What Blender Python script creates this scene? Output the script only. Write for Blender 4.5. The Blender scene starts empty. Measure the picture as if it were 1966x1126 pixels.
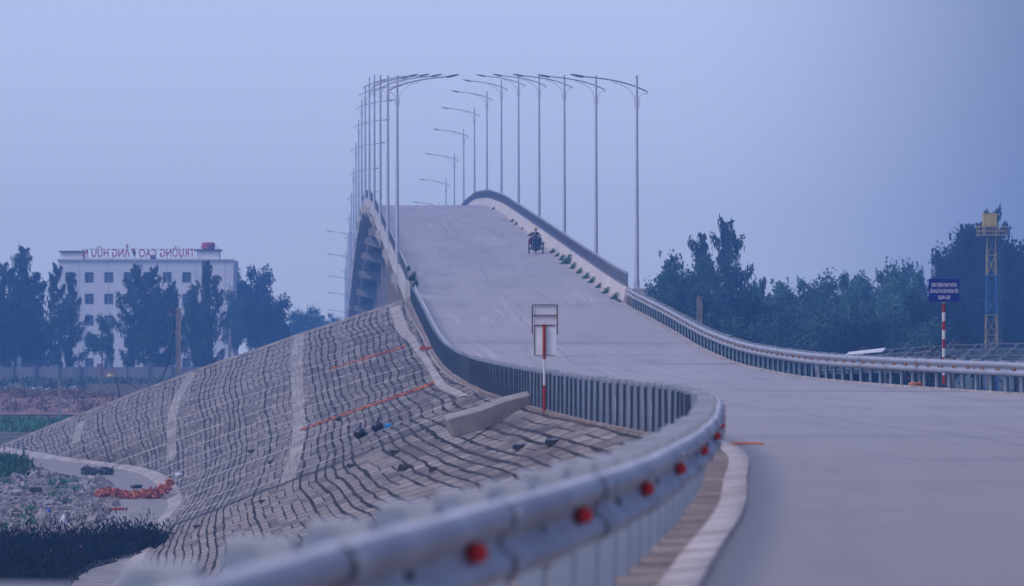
import bpy, math, random
import numpy as np
from mathutils import Vector, Matrix
random.seed(7); RNG = np.random.default_rng(7)
S = bpy.context.scene
COL = S.collection
PI = math.pi
# ------------------------------------------------------------------ camera
F = 8000.0; PCX = 983.0; HZ = 630.0; CZ = 1.8     # focal length in photo pixels, centre column, horizon row, eye height
cd = bpy.data.cameras.new('camera'); cam = bpy.data.objects.new('camera', cd); COL.objects.link(cam)
cd.sensor_width = 36; cd.lens = 36*F/1966.0; cd.clip_start = 0.5; cd.clip_end = 6000
cam.location = (0, 0, CZ); cam.rotation_euler = (PI/2+math.atan((HZ-563)/F), 0, 0)
cd.dof.use_dof = True; cd.dof.focus_distance = 160; cd.dof.aperture_fstop = 2.8
S.camera = cam
# ------------------------------------------------------------------ world + sun
HAZE = .00105
SUN_EL, SUN_AZ = math.radians(46), math.radians(-118)   # azimuth measured from +Y towards +X
w = bpy.data.worlds.new('World'); S.world = w; w.use_nodes = True
wt = w.node_tree; wt.nodes.clear()
def wn(t, **k):
    n = wt.nodes.new(t)
    for a, b in k.items(): setattr(n, a, b)
    return n
out = wn('ShaderNodeOutputWorld'); bg = wn('ShaderNodeBackground'); bg.inputs['Strength'].default_value = 0.1
sky = wn('ShaderNodeTexSky', sky_type='NISHITA', sun_disc=False, sun_elevation=SUN_EL, sun_rotation=SUN_AZ, air_density=1.0, dust_density=3.0, ozone_density=2.0)
tc = wn('ShaderNodeTexCoord'); sp = wn('ShaderNodeSeparateXYZ'); wt.links.new(tc.outputs['Generated'], sp.inputs[0])
mz = wn('ShaderNodeMapRange'); mz.inputs['From Min'].default_value = 0.0; mz.inputs['From Max'].default_value = 0.9
wt.links.new(sp.outputs['Z'], mz.inputs['Value'])
ov = wn('ShaderNodeMix', data_type='RGBA'); wt.links.new(mz.outputs[0], ov.inputs['Factor'])
ov.inputs['A'].default_value = (3.98, 5.02, 8.1, 1); ov.inputs['B'].default_value = (8.4, 9.0, 14.6, 1)
# the smog bank is thicker and darker to the right of the bridge
mx = wn('ShaderNodeMapRange', interpolation_type='SMOOTHSTEP'); mx.inputs['From Min'].default_value = 0.035; mx.inputs['From Max'].default_value = 0.16
wt.links.new(sp.outputs['X'], mx.inputs['Value'])
sm = wn('ShaderNodeMix', data_type='RGBA', blend_type='MULTIPLY'); wt.links.new(mx.outputs[0], sm.inputs['Factor'])
wt.links.new(ov.outputs['Result'], sm.inputs['A']); sm.inputs['B'].default_value = (.24, .27, .36, 1)
# paler and warmer close to the horizon
def wm(op, a, b=None):
    n = wn('ShaderNodeMath', operation=op)
    for k_, v_ in enumerate((a, b)):
        if v_ is None: continue
        if isinstance(v_, (int, float)): n.inputs[k_].default_value = v_
        else: wt.links.new(v_, n.inputs[k_])
    return n.outputs[0]
# thickness of the ground haze along each direction, so that the brightness climbs smoothly towards the horizon
thick = wm('MINIMUM', wm('DIVIDE', 28.7, wm('MAXIMUM', sp.outputs['Z'], .004)), 1010.0)
qf = wm('SUBTRACT', wm('EXPONENT', wm('MULTIPLY', thick, HAZE)), 1.0)
vm = wn('ShaderNodeVectorMath', operation='SCALE'); vm.inputs[0].default_value = (.50, .32, .075); wt.links.new(qf, vm.inputs['Scale'])
va = wn('ShaderNodeVectorMath', operation='ADD'); va.inputs[1].default_value = (1, 1, 1); wt.links.new(vm.outputs[0], va.inputs[0])
sh_ = wn('ShaderNodeMix', data_type='RGBA', blend_type='MULTIPLY'); sh_.inputs['Factor'].default_value = 1.0
wt.links.new(sm.outputs['Result'], sh_.inputs['A']); wt.links.new(va.outputs[0], sh_.inputs['B'])
mm = wn('ShaderNodeMix', data_type='RGBA'); mm.inputs['Factor'].default_value = 0.88
wt.links.new(sky.outputs[0], mm.inputs['A']); wt.links.new(sh_.outputs['Result'], mm.inputs['B'])
wt.links.new(mm.outputs['Result'], bg.inputs['Color']); wt.links.new(bg.outputs[0], out.inputs['Surface'])
sl = bpy.data.lights.new('sun', 'SUN'); sl.energy = 1.1; sl.angle = math.radians(14); sl.color = (1.0, .90, 1.0)
so = bpy.data.objects.new('sun', sl); COL.objects.link(so)
sd = Vector((math.sin(SUN_AZ)*math.cos(SUN_EL), math.cos(SUN_AZ)*math.cos(SUN_EL), math.sin(SUN_EL)))
so.rotation_euler = sd.to_track_quat('Z', 'Y').to_euler()
vs = S.view_settings; vs.view_transform = 'Standard'; vs.look = 'None'; vs.exposure = 0.22; vs.gamma = 1.0
S.cycles.use_denoising = True; S.cycles.volume_bounces = 0; S.cycles.max_bounces = 6; S.cycles.diffuse_bounces = 3
S.cycles.transparent_max_bounces = 8

# ------------------------------------------------------------------ materials
MATS = {}
def nodes(name, rough=.8, metal=0.0, spec=.3):
    m = bpy.data.materials.new(name); m.use_nodes = True
    nt = m.node_tree; b = nt.nodes['Principled BSDF']
    b.inputs['Roughness'].default_value = rough; b.inputs['Metallic'].default_value = metal
    b.inputs['Specular IOR Level'].default_value = spec
    MATS[name] = m
    return m, nt, b
def N(nt, t, **k):
    n = nt.nodes.new(t)
    for a, b in k.items(): setattr(n, a, b)
    return n
def math_(nt, op, a, b=None, c=None, clamp=False):
    n = N(nt, 'ShaderNodeMath', operation=op); n.use_clamp = clamp
    for i, v in enumerate((a, b, c)):
        if v is None: continue
        if isinstance(v, (int, float)): n.inputs[i].default_value = v
        else: nt.links.new(v, n.inputs[i])
    return n.outputs[0]
def mix_(nt, f, a, b, blend='MIX'):
    n = N(nt, 'ShaderNodeMix', data_type='RGBA', blend_type=blend)
    for s, v in (('Factor', f), ('A', a), ('B', b)):
        if isinstance(v, (int, float)): n.inputs[s].default_value = v
        elif isinstance(v, tuple): n.inputs[s].default_value = (*v, 1) if len(v) == 3 else v
        else: nt.links.new(v, n.inputs[s])
    return n.outputs['Result']
def noise_(nt, vec, scale, detail=3, rough=.55):
    n = N(nt, 'ShaderNodeTexNoise'); n.inputs['Scale'].default_value = scale; n.inputs['Detail'].default_value = detail
    n.inputs['Roughness'].default_value = rough
    if vec is not None: nt.links.new(vec, n.inputs['Vector'])
    return n.outputs['Fac']
def ramp_(nt, v, lo, hi):
    n = N(nt, 'ShaderNodeMapRange'); n.inputs['From Min'].default_value = lo; n.inputs['From Max'].default_value = hi
    nt.links.new(v, n.inputs['Value']); return n.outputs[0]
def scl_(nt, vec, s):
    n = N(nt, 'ShaderNodeMapping'); n.inputs['Scale'].default_value = s; nt.links.new(vec, n.inputs['Vector']); return n.outputs[0]
def bump_(nt, b, h, strength=.3, dist=.05):
    n = N(nt, 'ShaderNodeBump'); n.inputs['Strength'].default_value = strength; n.inputs['Distance'].default_value = dist
    nt.links.new(h, n.inputs['Height']); nt.links.new(n.outputs[0], b.inputs['Normal'])
def simple(name, c1, c2=None, scale=2.0, rough=.8, metal=0., lo=.35, hi=.65, stretch=(1, 1, 1), bump=0, spec=.3, coord='Object'):
    m, nt, b = nodes(name, rough, metal, spec)
    c2 = c2 or tuple(x*.8 for x in c1)
    v = N(nt, 'ShaderNodeTexCoord').outputs[coord]
    v = scl_(nt, v, stretch)
    f = noise_(nt, v, scale, 4)
    nt.links.new(mix_(nt, ramp_(nt, f, lo, hi), c1, c2), b.inputs['Base Color'])
    if bump: bump_(nt, b, f, bump)
    return m
simple('concrete', (.30, .27, .235), (.19, .17, .155), 1.3, .9, bump=.3)
simple('pale_concrete', (.62, .56, .50), (.46, .42, .38), 1.1, .9, stretch=(1, 1, .5), bump=.2)
simple('kerb_concrete', (.42, .365, .315), (.22, .19, .17), 1.4, .9, bump=.3)
simple('kerb_pale', (.60, .52, .46), (.38, .32, .28), 1.0, .9, bump=.3)
simple('verge_dirt', (.30, .23, .185), (.15, .115, .095), 1.6, .95, bump=.4)
simple('pier_concrete', (.50, .42, .36), (.36, .30, .26), .5, .9, stretch=(1, 1, .4))
simple('girder_concrete', (.52, .43, .38), (.40, .33, .29), .5, .9, stretch=(1, .1, 1))
simple('galvanised', (.50, .50, .51), (.30, .30, .32), 1.6, .45, .3, spec=.5, lo=.3, hi=.7, bump=.05)
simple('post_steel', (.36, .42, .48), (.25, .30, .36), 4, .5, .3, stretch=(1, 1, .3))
simple('post_shadow_steel', (.075, .10, .135), (.05, .07, .10), 4, .5, .3)  # near-black copy of the post colour, painting the shade between posts
simple('red_leaf', (.07, .02, .035), (.03, .02, .03), 6, .9)
simple('weathered_galvanised', (.37, .38, .41), (.27, .28, .31), 1.2, .5, .3, lo=.3, hi=.7)
simple('lamp_steel', (.62, .63, .66), (.52, .53, .57), 2, .5, .3)
simple('arm_steel', (.20, .16, .18), (.15, .13, .16), 2, .5, .3)
simple('lamp_housing', (.10, .10, .13), None, 2, .5)
simple('railing_steel', (.19, .20, .24), (.13, .14, .18), 2, .55, .3)
simple('railing_top', (.42, .43, .46), (.25, .26, .28), 6, .5, .3)
simple('red_reflector', (.75, .025, .012), (.60, .02, .01), 2, .3)
simple('orange_reflector', (.50, .22, .08), (.40, .18, .07), 2, .4)
simple('reflector_housing', (.03, .03, .05), None, 2, .5)
simple('white_paint', (.72, .70, .68), (.6, .58, .56), 4, .6)
simple('red_paint', (.40, .02, .015), (.24, .02, .018), 4, .5)
simple('sign_blue', (.008, .012, .22), (.006, .010, .18), 3, .5)
simple('sign_grey', (.72, .70, .71), (.62, .60, .62), 3, .6)
simple('sign_back', (.85, .83, .82), (.75, .73, .72), 3, .6)
simple('rust', (.16, .05, .035), (.08, .03, .02), 5, .8)
simple('building_white', (.92, .88, .82), (.84, .80, .75), .25, .85, stretch=(1, 1, .25))
simple('building_trim', (.55, .52, .50), None, 1, .85)
simple('window_dark', (.035, .035, .045), (.09, .09, .10), .8, .35, spec=.5)
simple('window_frame_paint', (.40, .39, .38), None, 1, .6)
simple('roof_slab', (.10, .10, .11), None, 1, .8)
simple('letter_red', (.60, .05, .03), (.5, .045, .03), 1, .6)
simple('tank_red', (.50, .05, .03), (.4, .04, .03), 1, .5)
simple('tank_blue', (.02, .10, .50), None, 1, .5)
simple('tank_yellow', (.62, .45, .05), (.5, .36, .04), 1.5, .5)
simple('tower_yellow', (.55, .40, .08), (.40, .28, .06), 2, .6)
simple('tower_blue', (.06, .17, .38), (.04, .12, .28), 2, .6)
simple('wall_render', (.30, .27, .26), (.16, .15, .15), .35, .95, stretch=(1, 1, .2))
simple('wall_pink', (.38, .22, .19), (.25, .16, .14), .5, .95)
simple('bank_earth', (.33, .19, .125), (.13, .085, .065), .45, .98, stretch=(1, 1, 1), bump=.5)
simple('grass_green', (.045, .12, .04), (.03, .075, .03), .8, .95)
simple('grass_bright', (.06, .27, .08), (.10, .09, .06), .35, .95)
simple('grass_dark', (.003, .004, .006), (.006, .008, .008), 3, .95)
simple('grass_far', (.07, .12, .07), (.12, .12, .09), .12, .95)
simple('scrub_leaf', (.02, .04, .02), (.012, .02, .014), 3, .95)
simple('weed_leaf', (.06, .19, .10), (.035, .11, .06), 6, .9)
simple('casuarina_leaf', (.062, .092, .080), (.034, .056, .055), .5, .95)
simple('broad_leaf', (.070, .145, .098), (.026, .060, .055), .45, .95)
simple('light_leaf', (.105, .22, .12), (.038, .095, .065), .45, .95)
simple('dark_leaf', (.010, .026, .030), (.006, .016, .022), .5, .95)
simple('bark', (.11, .085, .07), (.07, .055, .05), 2, .95, stretch=(1, 1, .2))
simple('black_plastic', (.012, .012, .02), (.02, .02, .03), 5, .35, spec=.5)
simple('blue_plastic', (.02, .25, .55), None, 5, .4)
simple('white_plastic', (.70, .70, .72), (.55, .55, .58), 5, .5)
simple('pink_plastic', (.62, .25, .40), None, 5, .5)
simple('brick_red', (.38, .075, .04), (.22, .05, .03), 4, .9)
simple('orange_plaster', (.60, .24, .10), (.42, .10, .05), 4, .9)
simple('dark_debris', (.03, .028, .03), (.06, .055, .05), 4, .9)
simple('stone_mix', (.34, .30, .28), (.12, .105, .10), .55, .95, bump=.4)
simple('net_green', (.025, .05, .055), (.015, .03, .035), .6, .9)
simple('truss_grey', (.22, .22, .23), (.12, .12, .13), 1, .7)
simple('sheet_white', (.72, .70, .68), (.55, .54, .52), 1, .7)
simple('pole_concrete', (.36, .31, .28), (.24, .20, .19), 1.5, .9)
simple('cable_black', (.01, .012, .02), None, 1, .6)
simple('skin', (.42, .22, .15), None, 3, .6)
simple('hat_straw', (.66, .46, .22), (.5, .34, .16), 12, .9)
simple('shirt_dark', (.05, .04, .10), (.10, .03, .06), 6, .9)
simple('scarf_white', (.60, .55, .60), None, 6, .9)
simple('trousers', (.02, .02, .04), None, 6, .9)
simple('hair_black', (.01, .01, .01), None, 6, .6)
simple('sack_maroon', (.20, .03, .06), None, 6, .9)
simple('bin_navy', (.008, .02, .07), (.006, .014, .045), 4, .45, spec=.5)
simple('tyre', (.02, .02, .022), None, 6, .85)

def mat_road():
    m, nt, b = nodes('road_surface', .55, 0, .5)
    P = N(nt, 'ShaderNodeTexCoord').outputs['Object']
    big = noise_(nt, scl_(nt, P, (.25, .035, 1)), 1, 4)
    fine = noise_(nt, scl_(nt, P, (3, 1.2, 1)), 2, 4, .7)
    grit = noise_(nt, P, 35, 2, .7)
    U = N(nt, 'ShaderNodeUVMap').outputs[0]
    sp = N(nt, 'ShaderNodeSeparateXYZ'); nt.links.new(U, sp.inputs[0]); u, v = sp.outputs['X'], sp.outputs['Y']
    col = mix_(nt, ramp_(nt, big, .35, .65), (.335, .295, .268), (.275, .245, .226))
    col = mix_(nt, math_(nt, 'MULTIPLY', ramp_(nt, fine, .3, .7), .35), col, (.36, .31, .285))
    # older, darker asphalt on the junction in front of the ramp
    col = mix_(nt, math_(nt, 'MULTIPLY', ramp_(nt, math_(nt, 'ADD', v, math_(nt, 'MULTIPLY', big, 40.0)), 110, 62), .40), col, (.125, .108, .105))
    # pale wheel trails wandering along the carriageway
    wob = noise_(nt, scl_(nt, U, (.15, .022, 1)), 1.0, 2)
    u2 = math_(nt, 'ADD', u, math_(nt, 'MULTIPLY', wob, 4.0))
    c = N(nt, 'ShaderNodeCombineXYZ'); nt.links.new(u2, c.inputs[0]); nt.links.new(math_(nt, 'MULTIPLY', v, .012), c.inputs[1])
    tr = noise_(nt, c.outputs[0], 3.2, 3, .6)
    tm = math_(nt, 'MULTIPLY', ramp_(nt, tr, .55, .66), ramp_(nt, noise_(nt, scl_(nt, U, (.1, .03, 1)), 1.3, 2), .42, .6))
    tm = math_(nt, 'MULTIPLY', tm, math_(nt, 'MULTIPLY', ramp_(nt, v, 90, 140), .85))
    col = mix_(nt, tm, col, (.47, .41, .38))
    tk = math_(nt, 'MULTIPLY', ramp_(nt, noise_(nt, c.outputs[0], 1.7, 2, .5), .60, .72), .28)
    col = mix_(nt, tk, col, (.17, .145, .14))
    pt = ramp_(nt, noise_(nt, scl_(nt, P, (.5, .10, 1)), 1.4, 5, .65), .52, .72)
    col = mix_(nt, math_(nt, 'MULTIPLY', pt, .5), col, (.14, .12, .12))
    wv = math_(nt, 'ADD', v, math_(nt, 'MULTIPLY', noise_(nt, scl_(nt, P, (.09, .01, 1)), 1.0, 3), 22.0))
    for v0, wd_, am in ((176.0, .9, .42), (152.0, .35, .45), (128.0, .7, .35), (112.0, .35, .40), (93.0, .5, .30), (73.0, .35, .30)):
        ln = ramp_(nt, math_(nt, 'ABSOLUTE', math_(nt, 'SUBTRACT', wv, v0)), wd_, wd_*.3)
        col = mix_(nt, math_(nt, 'MULTIPLY', ln, am), col, (.12, .105, .105))
    # one crack line wandering down the middle of the deck
    ck = math_(nt, 'ABSOLUTE', math_(nt, 'SUBTRACT', math_(nt, 'ADD', u, math_(nt, 'MULTIPLY', noise_(nt, scl_(nt, U, (0, .02, 1)), 1, 2), 3.0)), 6.0))
    col = mix_(nt, math_(nt, 'MULTIPLY', math_(nt, 'LESS_THAN', ck, .05), .38), col, (.10, .09, .09))
    # transverse joints every 33 m and darker tar bands lower down
    jw = math_(nt, 'ADD', v, math_(nt, 'MULTIPLY', noise_(nt, scl_(nt, U, (.3, .05, 1)), 1, 2), 1.6))
    jt = math_(nt, 'LESS_THAN', math_(nt, 'ABSOLUTE', math_(nt, 'SUBTRACT', math_(nt, 'MODULO', math_(nt, 'ADD', jw, 1.3), 33.0), 16.0)), .22)
    col = mix_(nt, math_(nt, 'MULTIPLY', jt, .40), col, (.12, .11, .11))
    tb = ramp_(nt, noise_(nt, scl_(nt, U, (.035, .14, 1)), 1.0, 2, .5), .60, .72)
    tb = math_(nt, 'MULTIPLY', tb, math_(nt, 'MULTIPLY', math_(nt, 'LESS_THAN', v, 205), .7))
    col = mix_(nt, tb, col, (.15, .13, .135))
    # grime along both kerbs
    col = mix_(nt, math_(nt, 'MULTIPLY', ramp_(nt, math_(nt, 'ADD', N_edge(nt, u), math_(nt, 'MULTIPLY', fine, .5)), .75, .1), .45), col, (.20, .165, .15))
    col = mix_(nt, math_(nt, 'MULTIPLY', ramp_(nt, grit, .35, .7), .28), col, (.12, .10, .10))
    nt.links.new(col, b.inputs['Base Color'])
    bump_(nt, b, grit, .15, .01)
def N_edge(nt, u):
    # distance to the nearer carriageway edge (u = metres from the left kerb), only meaningful on the bridge
    return math_(nt, 'MINIMUM', math_(nt, 'ABSOLUTE', u), math_(nt, 'ABSOLUTE', math_(nt, 'SUBTRACT', 10.7, u)))
mat_road()

def mat_slope():
    m, nt, b = nodes('slope_blocks', .92, 0, .2)
    U = N(nt, 'ShaderNodeUVMap').outputs[0]
    sp = N(nt, 'ShaderNodeSeparateXYZ'); nt.links.new(U, sp.inputs[0]); u, v = sp.outputs['X'], sp.outputs['Y']
    near = math_(nt, 'LESS_THAN', v, 100)
    wav = math_(nt, 'MULTIPLY', math_(nt, 'SUBTRACT', noise_(nt, scl_(nt, U, (.16, .04, 1)), 1, 2), .5), 1.0)
    jig = math_(nt, 'MULTIPLY', math_(nt, 'SUBTRACT', noise_(nt, scl_(nt, U, (.7, .25, 1)), 1, 3, .6), .5), .13)
    u1 = math_(nt, 'ADD', u, math_(nt, 'ADD', wav, jig))
    v1 = math_(nt, 'ADD', v, math_(nt, 'MULTIPLY', math_(nt, 'SUBTRACT', noise_(nt, scl_(nt, U, (1.2, .3, 1)), 1, 2), .5), 1.0))
    CW, RW = .31, 1.75
    fu = math_(nt, 'FRACT', math_(nt, 'DIVIDE', u1, CW)); fv = math_(nt, 'FRACT', math_(nt, 'DIVIDE', v1, RW))
    cu = math_(nt, 'FLOOR', math_(nt, 'DIVIDE', u1, CW)); cv = math_(nt, 'FLOOR', math_(nt, 'DIVIDE', v1, RW))
    cc = N(nt, 'ShaderNodeCombineXYZ'); nt.links.new(cu, cc.inputs[0]); nt.links.new(cv, cc.inputs[1])
    wn_ = N(nt, 'ShaderNodeTexWhiteNoise', noise_dimensions='2D'); nt.links.new(cc.outputs[0], wn_.inputs['Vector'])
    rnd = wn_.outputs['Value']
    # width of each dark joint varies from column to column and fades in and out
    lw = N(nt, 'ShaderNodeTexWhiteNoise', noise_dimensions='1D'); nt.links.new(cu, lw.inputs['W'])
    gap = ramp_(nt, noise_(nt, scl_(nt, U, (2.5, .35, 1)), 1, 3), .30, .62)
    wd = math_(nt, 'MULTIPLY', math_(nt, 'ADD', math_(nt, 'MULTIPLY', lw.outputs['Value'], .24), .09), math_(nt, 'ADD', gap, .35))
    strong = math_(nt, 'GREATER_THAN', lw.outputs['Value'], .42)
    brk_ = math_(nt, 'GREATER_THAN', rnd, .42)
    lu = math_(nt, 'MULTIPLY', ramp_(nt, math_(nt, 'SUBTRACT', fu, wd), .05, -.05), math_(nt, 'MAXIMUM', strong, brk_))
    lv = math_(nt, 'MULTIPLY', math_(nt, 'LESS_THAN', fv, .16), math_(nt, 'ADD', math_(nt, 'MULTIPLY', near, .38), .38))
    big = noise_(nt, scl_(nt, U, (.25, .05, 1)), 1, 4)
    base = mix_(nt, ramp_(nt, big, .35, .65), (.205, .172, .145), (.125, .110, .100))
    base = mix_(nt, math_(nt, 'MULTIPLY', near, .65), base, (.285, .238, .192))
    base = mix_(nt, math_(nt, 'MULTIPLY', math_(nt, 'SUBTRACT', rnd, .3, None, True), .60), base, (.42, .365, .31))
    base = mix_(nt, math_(nt, 'MULTIPLY', math_(nt, 'LESS_THAN', rnd, .14), .5), base, (.07, .06, .06))
    grain = noise_(nt, scl_(nt, U, (9, 2.0, 1)), 1, 4, .7)
    base = mix_(nt, math_(nt, 'MULTIPLY', ramp_(nt, grain, .4, .75), .55), base, (.10, .09, .09))
    col = mix_(nt, lv, base, (.045, .040, .042))
    col = mix_(nt, math_(nt, 'MULTIPLY', lu, .97), col, (.006, .005, .008))
    # pale rib courses across the slope
    rb = math_(nt, 'FRACT', math_(nt, 'DIVIDE', math_(nt, 'ADD', v, math_(nt, 'MULTIPLY', noise_(nt, scl_(nt, U, (.2, .1, 1)), 1, 2), 1.0)), 7.0))
    rm = math_(nt, 'MULTIPLY', math_(nt, 'LESS_THAN', rb, .07), math_(nt, 'GREATER_THAN', v, 100))
    rm = math_(nt, 'MULTIPLY', rm, ramp_(nt, noise_(nt, scl_(nt, U, (.35, .2, 1)), 1, 3), .30, .42))
    col = mix_(nt, math_(nt, 'MULTIPLY', rm, .85), col, (.43, .38, .33))
    # three cast strips running along the slope
    def strip(c0, v0, v1_, lean=0.0):
        c0 = math_(nt, 'ADD', math_(nt, 'MULTIPLY', math_(nt, 'SUBTRACT', v, 150), lean), c0)
        a = math_(nt, 'LESS_THAN', math_(nt, 'ABSOLUTE', math_(nt, 'SUBTRACT', math_(nt, 'ADD', u, math_(nt, 'MULTIPLY', jig, .4)), c0)), .30)
        a = math_(nt, 'MULTIPLY', a, math_(nt, 'GREATER_THAN', v, v0))
        return math_(nt, 'MULTIPLY', a, math_(nt, 'LESS_THAN', v, v1_))
    st = math_(nt, 'MAXIMUM', math_(nt, 'MAXIMUM', strip(6.25, 101, 240, -.004), strip(13.9, 150, 240, -.020)), strip(20.2, 188, 216, -.016))
    stc = mix_(nt, ramp_(nt, noise_(nt, scl_(nt, U, (1, .25, 1)), 1, 4), .35, .65), (.37, .325, .275), (.22, .20, .18))
    col = mix_(nt, st, col, stc)
    # grime and weeds: seam at v=100 and dirty patches by the rail
    seam = ramp_(nt, math_(nt, 'ADD', math_(nt, 'ABSOLUTE', math_(nt, 'SUBTRACT', v, 100)), math_(nt, 'MULTIPLY', noise_(nt, scl_(nt, U, (1.6, .6, 1)), 1, 3), -3.0)), -.2, -1.2)
    col = mix_(nt, math_(nt, 'MULTIPLY', seam, .9), col, (.02, .02, .026))
    dp = ramp_(nt, noise_(nt, scl_(nt, U, (.9, .16, 1)), 1, 5, .7), .44, .60)
    dp = math_(nt, 'MULTIPLY', dp, ramp_(nt, u, 8.0, 1.5)); dp = math_(nt, 'MULTIPLY', dp, math_(nt, 'LESS_THAN', v, 205))
    col = mix_(nt, math_(nt, 'MULTIPLY', dp, .8), col, (.07, .055, .055))
    nt.links.new(col, b.inputs['Base Color'])
    hgt = math_(nt, 'SUBTRACT', math_(nt, 'MULTIPLY', grain, .3), math_(nt, 'MAXIMUM', lu, lv))
    bump_(nt, b, hgt, .9, .08)
mat_slope()

def mat_ground():
    m, nt, b = nodes('ground_soil', .98, 0, .1)
    P = N(nt, 'ShaderNodeTexCoord').outputs['Object']
    a = noise_(nt, P, .09, 5, .6); f = noise_(nt, P, .8, 5, .7)
    c = mix_(nt, ramp_(nt, a, .42, .55), (.05, .09, .045), (.16, .13, .105))
    c = mix_(nt, math_(nt, 'MULTIPLY', ramp_(nt, f, .4, .7), .5), c, (.03, .045, .03))
    nt.links.new(c, b.inputs['Base Color']); bump_(nt, b, f, .5, .2)
mat_ground()

# ------------------------------------------------------------------ mesh helpers
class MB:
    """collects faces for one mesh object"""
    def __init__(s): s.v = []; s.f = []; s.uv = None
    def add(s, verts, faces):
        o = len(s.v); s.v.extend([tuple(p) for p in verts]); s.f.extend([tuple(i+o for i in f) for f in faces]); return s
    def box(s, c, d, rz=0, M=None):
        hx, hy, hz = d[0]/2, d[1]/2, d[2]/2
        pts = [Vector((x, y, z)) for z in (-hz, hz) for x, y in ((-hx, -hy), (hx, -hy), (hx, hy), (-hx, hy))]
        R = M if M is not None else Matrix.Rotation(rz, 3, 'Z')
        pts = [R @ p + Vector(c) for p in pts]
        return s.add(pts, [(3, 2, 1, 0), (4, 5, 6, 7), (0, 1, 5, 4), (1, 2, 6, 5), (2, 3, 7, 6), (3, 0, 4, 7)])
    def tube(s, pts, r, n=6, cap=True):
        pts = [Vector(p) for p in pts]; k = len(pts)
        rs = r if isinstance(r, (list, tuple)) else [r]*k
        vs = []; prev = None
        for i, p in enumerate(pts):
            t = (pts[min(i+1, k-1)]-pts[max(i-1, 0)])
            t = t.normalized() if t.length > 1e-9 else Vector((0, 0, 1))
            a = prev if prev is not None else (Vector((1, 0, 0)) if abs(t.x) < .8 else Vector((0, 1, 0)))
            a = (a - t*a.dot(t)); a = a.normalized() if a.length > 1e-6 else t.orthogonal().normalized()
            prev = a; b = t.cross(a)
            for j in range(n):
                an = 2*PI*j/n; vs.append(p + (a*math.cos(an)+b*math.sin(an))*rs[i])
        fs = [(i*n+j, i*n+(j+1) % n, (i+1)*n+(j+1) % n, (i+1)*n+j) for i in range(k-1) for j in range(n)]
        if cap: fs += [tuple(range(n-1, -1, -1)), tuple(range((k-1)*n, k*n))]
        return s.add(vs, fs)
    def ball(s, c, r, nu=10, nv=6, jit=0):
        rx, ry, rz = r if isinstance(r, (tuple, list)) else (r, r, r)
        vs = [(c[0], c[1], c[2]-rz)]
        for i in range(1, nv):
            ph = -PI/2+PI*i/nv
            for j in range(nu):
                q = 1+random.uniform(-jit, jit); th = 2*PI*j/nu
                vs.append((c[0]+rx*q*math.cos(ph)*math.cos(th), c[1]+ry*q*math.cos(ph)*math.sin(th), c[2]+rz*q*math.sin(ph)))
        vs.append((c[0], c[1], c[2]+rz)); fs = []
        for j in range(nu): fs.append((0, 1+(j+1) % nu, 1+j))
        for i in range(nv-2):
            for j in range(nu):
                a = 1+i*nu; fs.append((a+j, a+(j+1) % nu, a+nu+(j+1) % nu, a+nu+j))
        L = len(vs)-1; a = 1+(nv-2)*nu
        for j in range(nu): fs.append((a+j, a+(j+1) % nu, L))
        return s.add(vs, fs)
    def loft(s, rings, closed=True, cap=False):
        n = len(rings[0]); vs = [p for r in rings for p in r]; fs = []
        for i in range(len(rings)-1):
            for j in range(n if closed else n-1):
                k = (j+1) % n; fs.append((i*n+j, i*n+k, (i+1)*n+k, (i+1)*n+j))
        if cap: fs += [tuple(range(n-1, -1, -1)), tuple(range((len(rings)-1)*n, len(rings)*n))]
        return s.add(vs, fs)
    def build(s, name, mat, parent=None, smooth=False, loc=None):
        me = bpy.data.meshes.new(name); me.from_pydata(s.v, [], s.f)
        if s.uv is not None:
            uvl = me.uv_layers.new(name='UVMap'); li = np.empty(len(me.loops), dtype=np.int32); me.loops.foreach_get('vertex_index', li)
            uvl.data.foreach_set('uv', np.asarray(s.uv, dtype=np.float32)[li].ravel())
        for m in (mat if isinstance(mat, (list, tuple)) else [mat]): me.materials.append(MATS[m])
        if smooth: me.shade_smooth()
        me.update()
        o = bpy.data.objects.new(name, me); COL.objects.link(o)
        if parent is not None: o.parent = parent
        if loc is not None: o.location = loc
        return o
def tag(o, label=None, cat=None, group=None, kind=None):
    if label: o['label'] = label
    if cat: o['category'] = cat
    if group: o['group'] = group
    if kind: o['kind'] = kind
    return o
def empty(name, loc=(0, 0, 0), rz=0):
    o = bpy.data.objects.new(name, None); o.location = loc; o.rotation_euler = (0, 0, rz); o.empty_display_size = .2
    COL.objects.link(o); return o
def kids(o): return [c for c in bpy.data.objects if c.parent is o]
def dup(o, loc=None, rz=None, scale=None, label=None, parent=None):
    c = o.copy(); COL.objects.link(c)
    if parent is not None: c.parent = parent
    if loc is not None: c.location = loc
    if rz is not None: c.rotation_euler = (0, 0, rz)
    if scale is not None: c.scale = scale
    if label: c['label'] = label
    for k in kids(o): dup(k, parent=c)
    return c
def W(x, y, d):
    "world point at depth d seen at photo column x and row y"
    return Vector(((x-PCX)*d/F, d, CZ+(HZ-y)*d/F))
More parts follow.
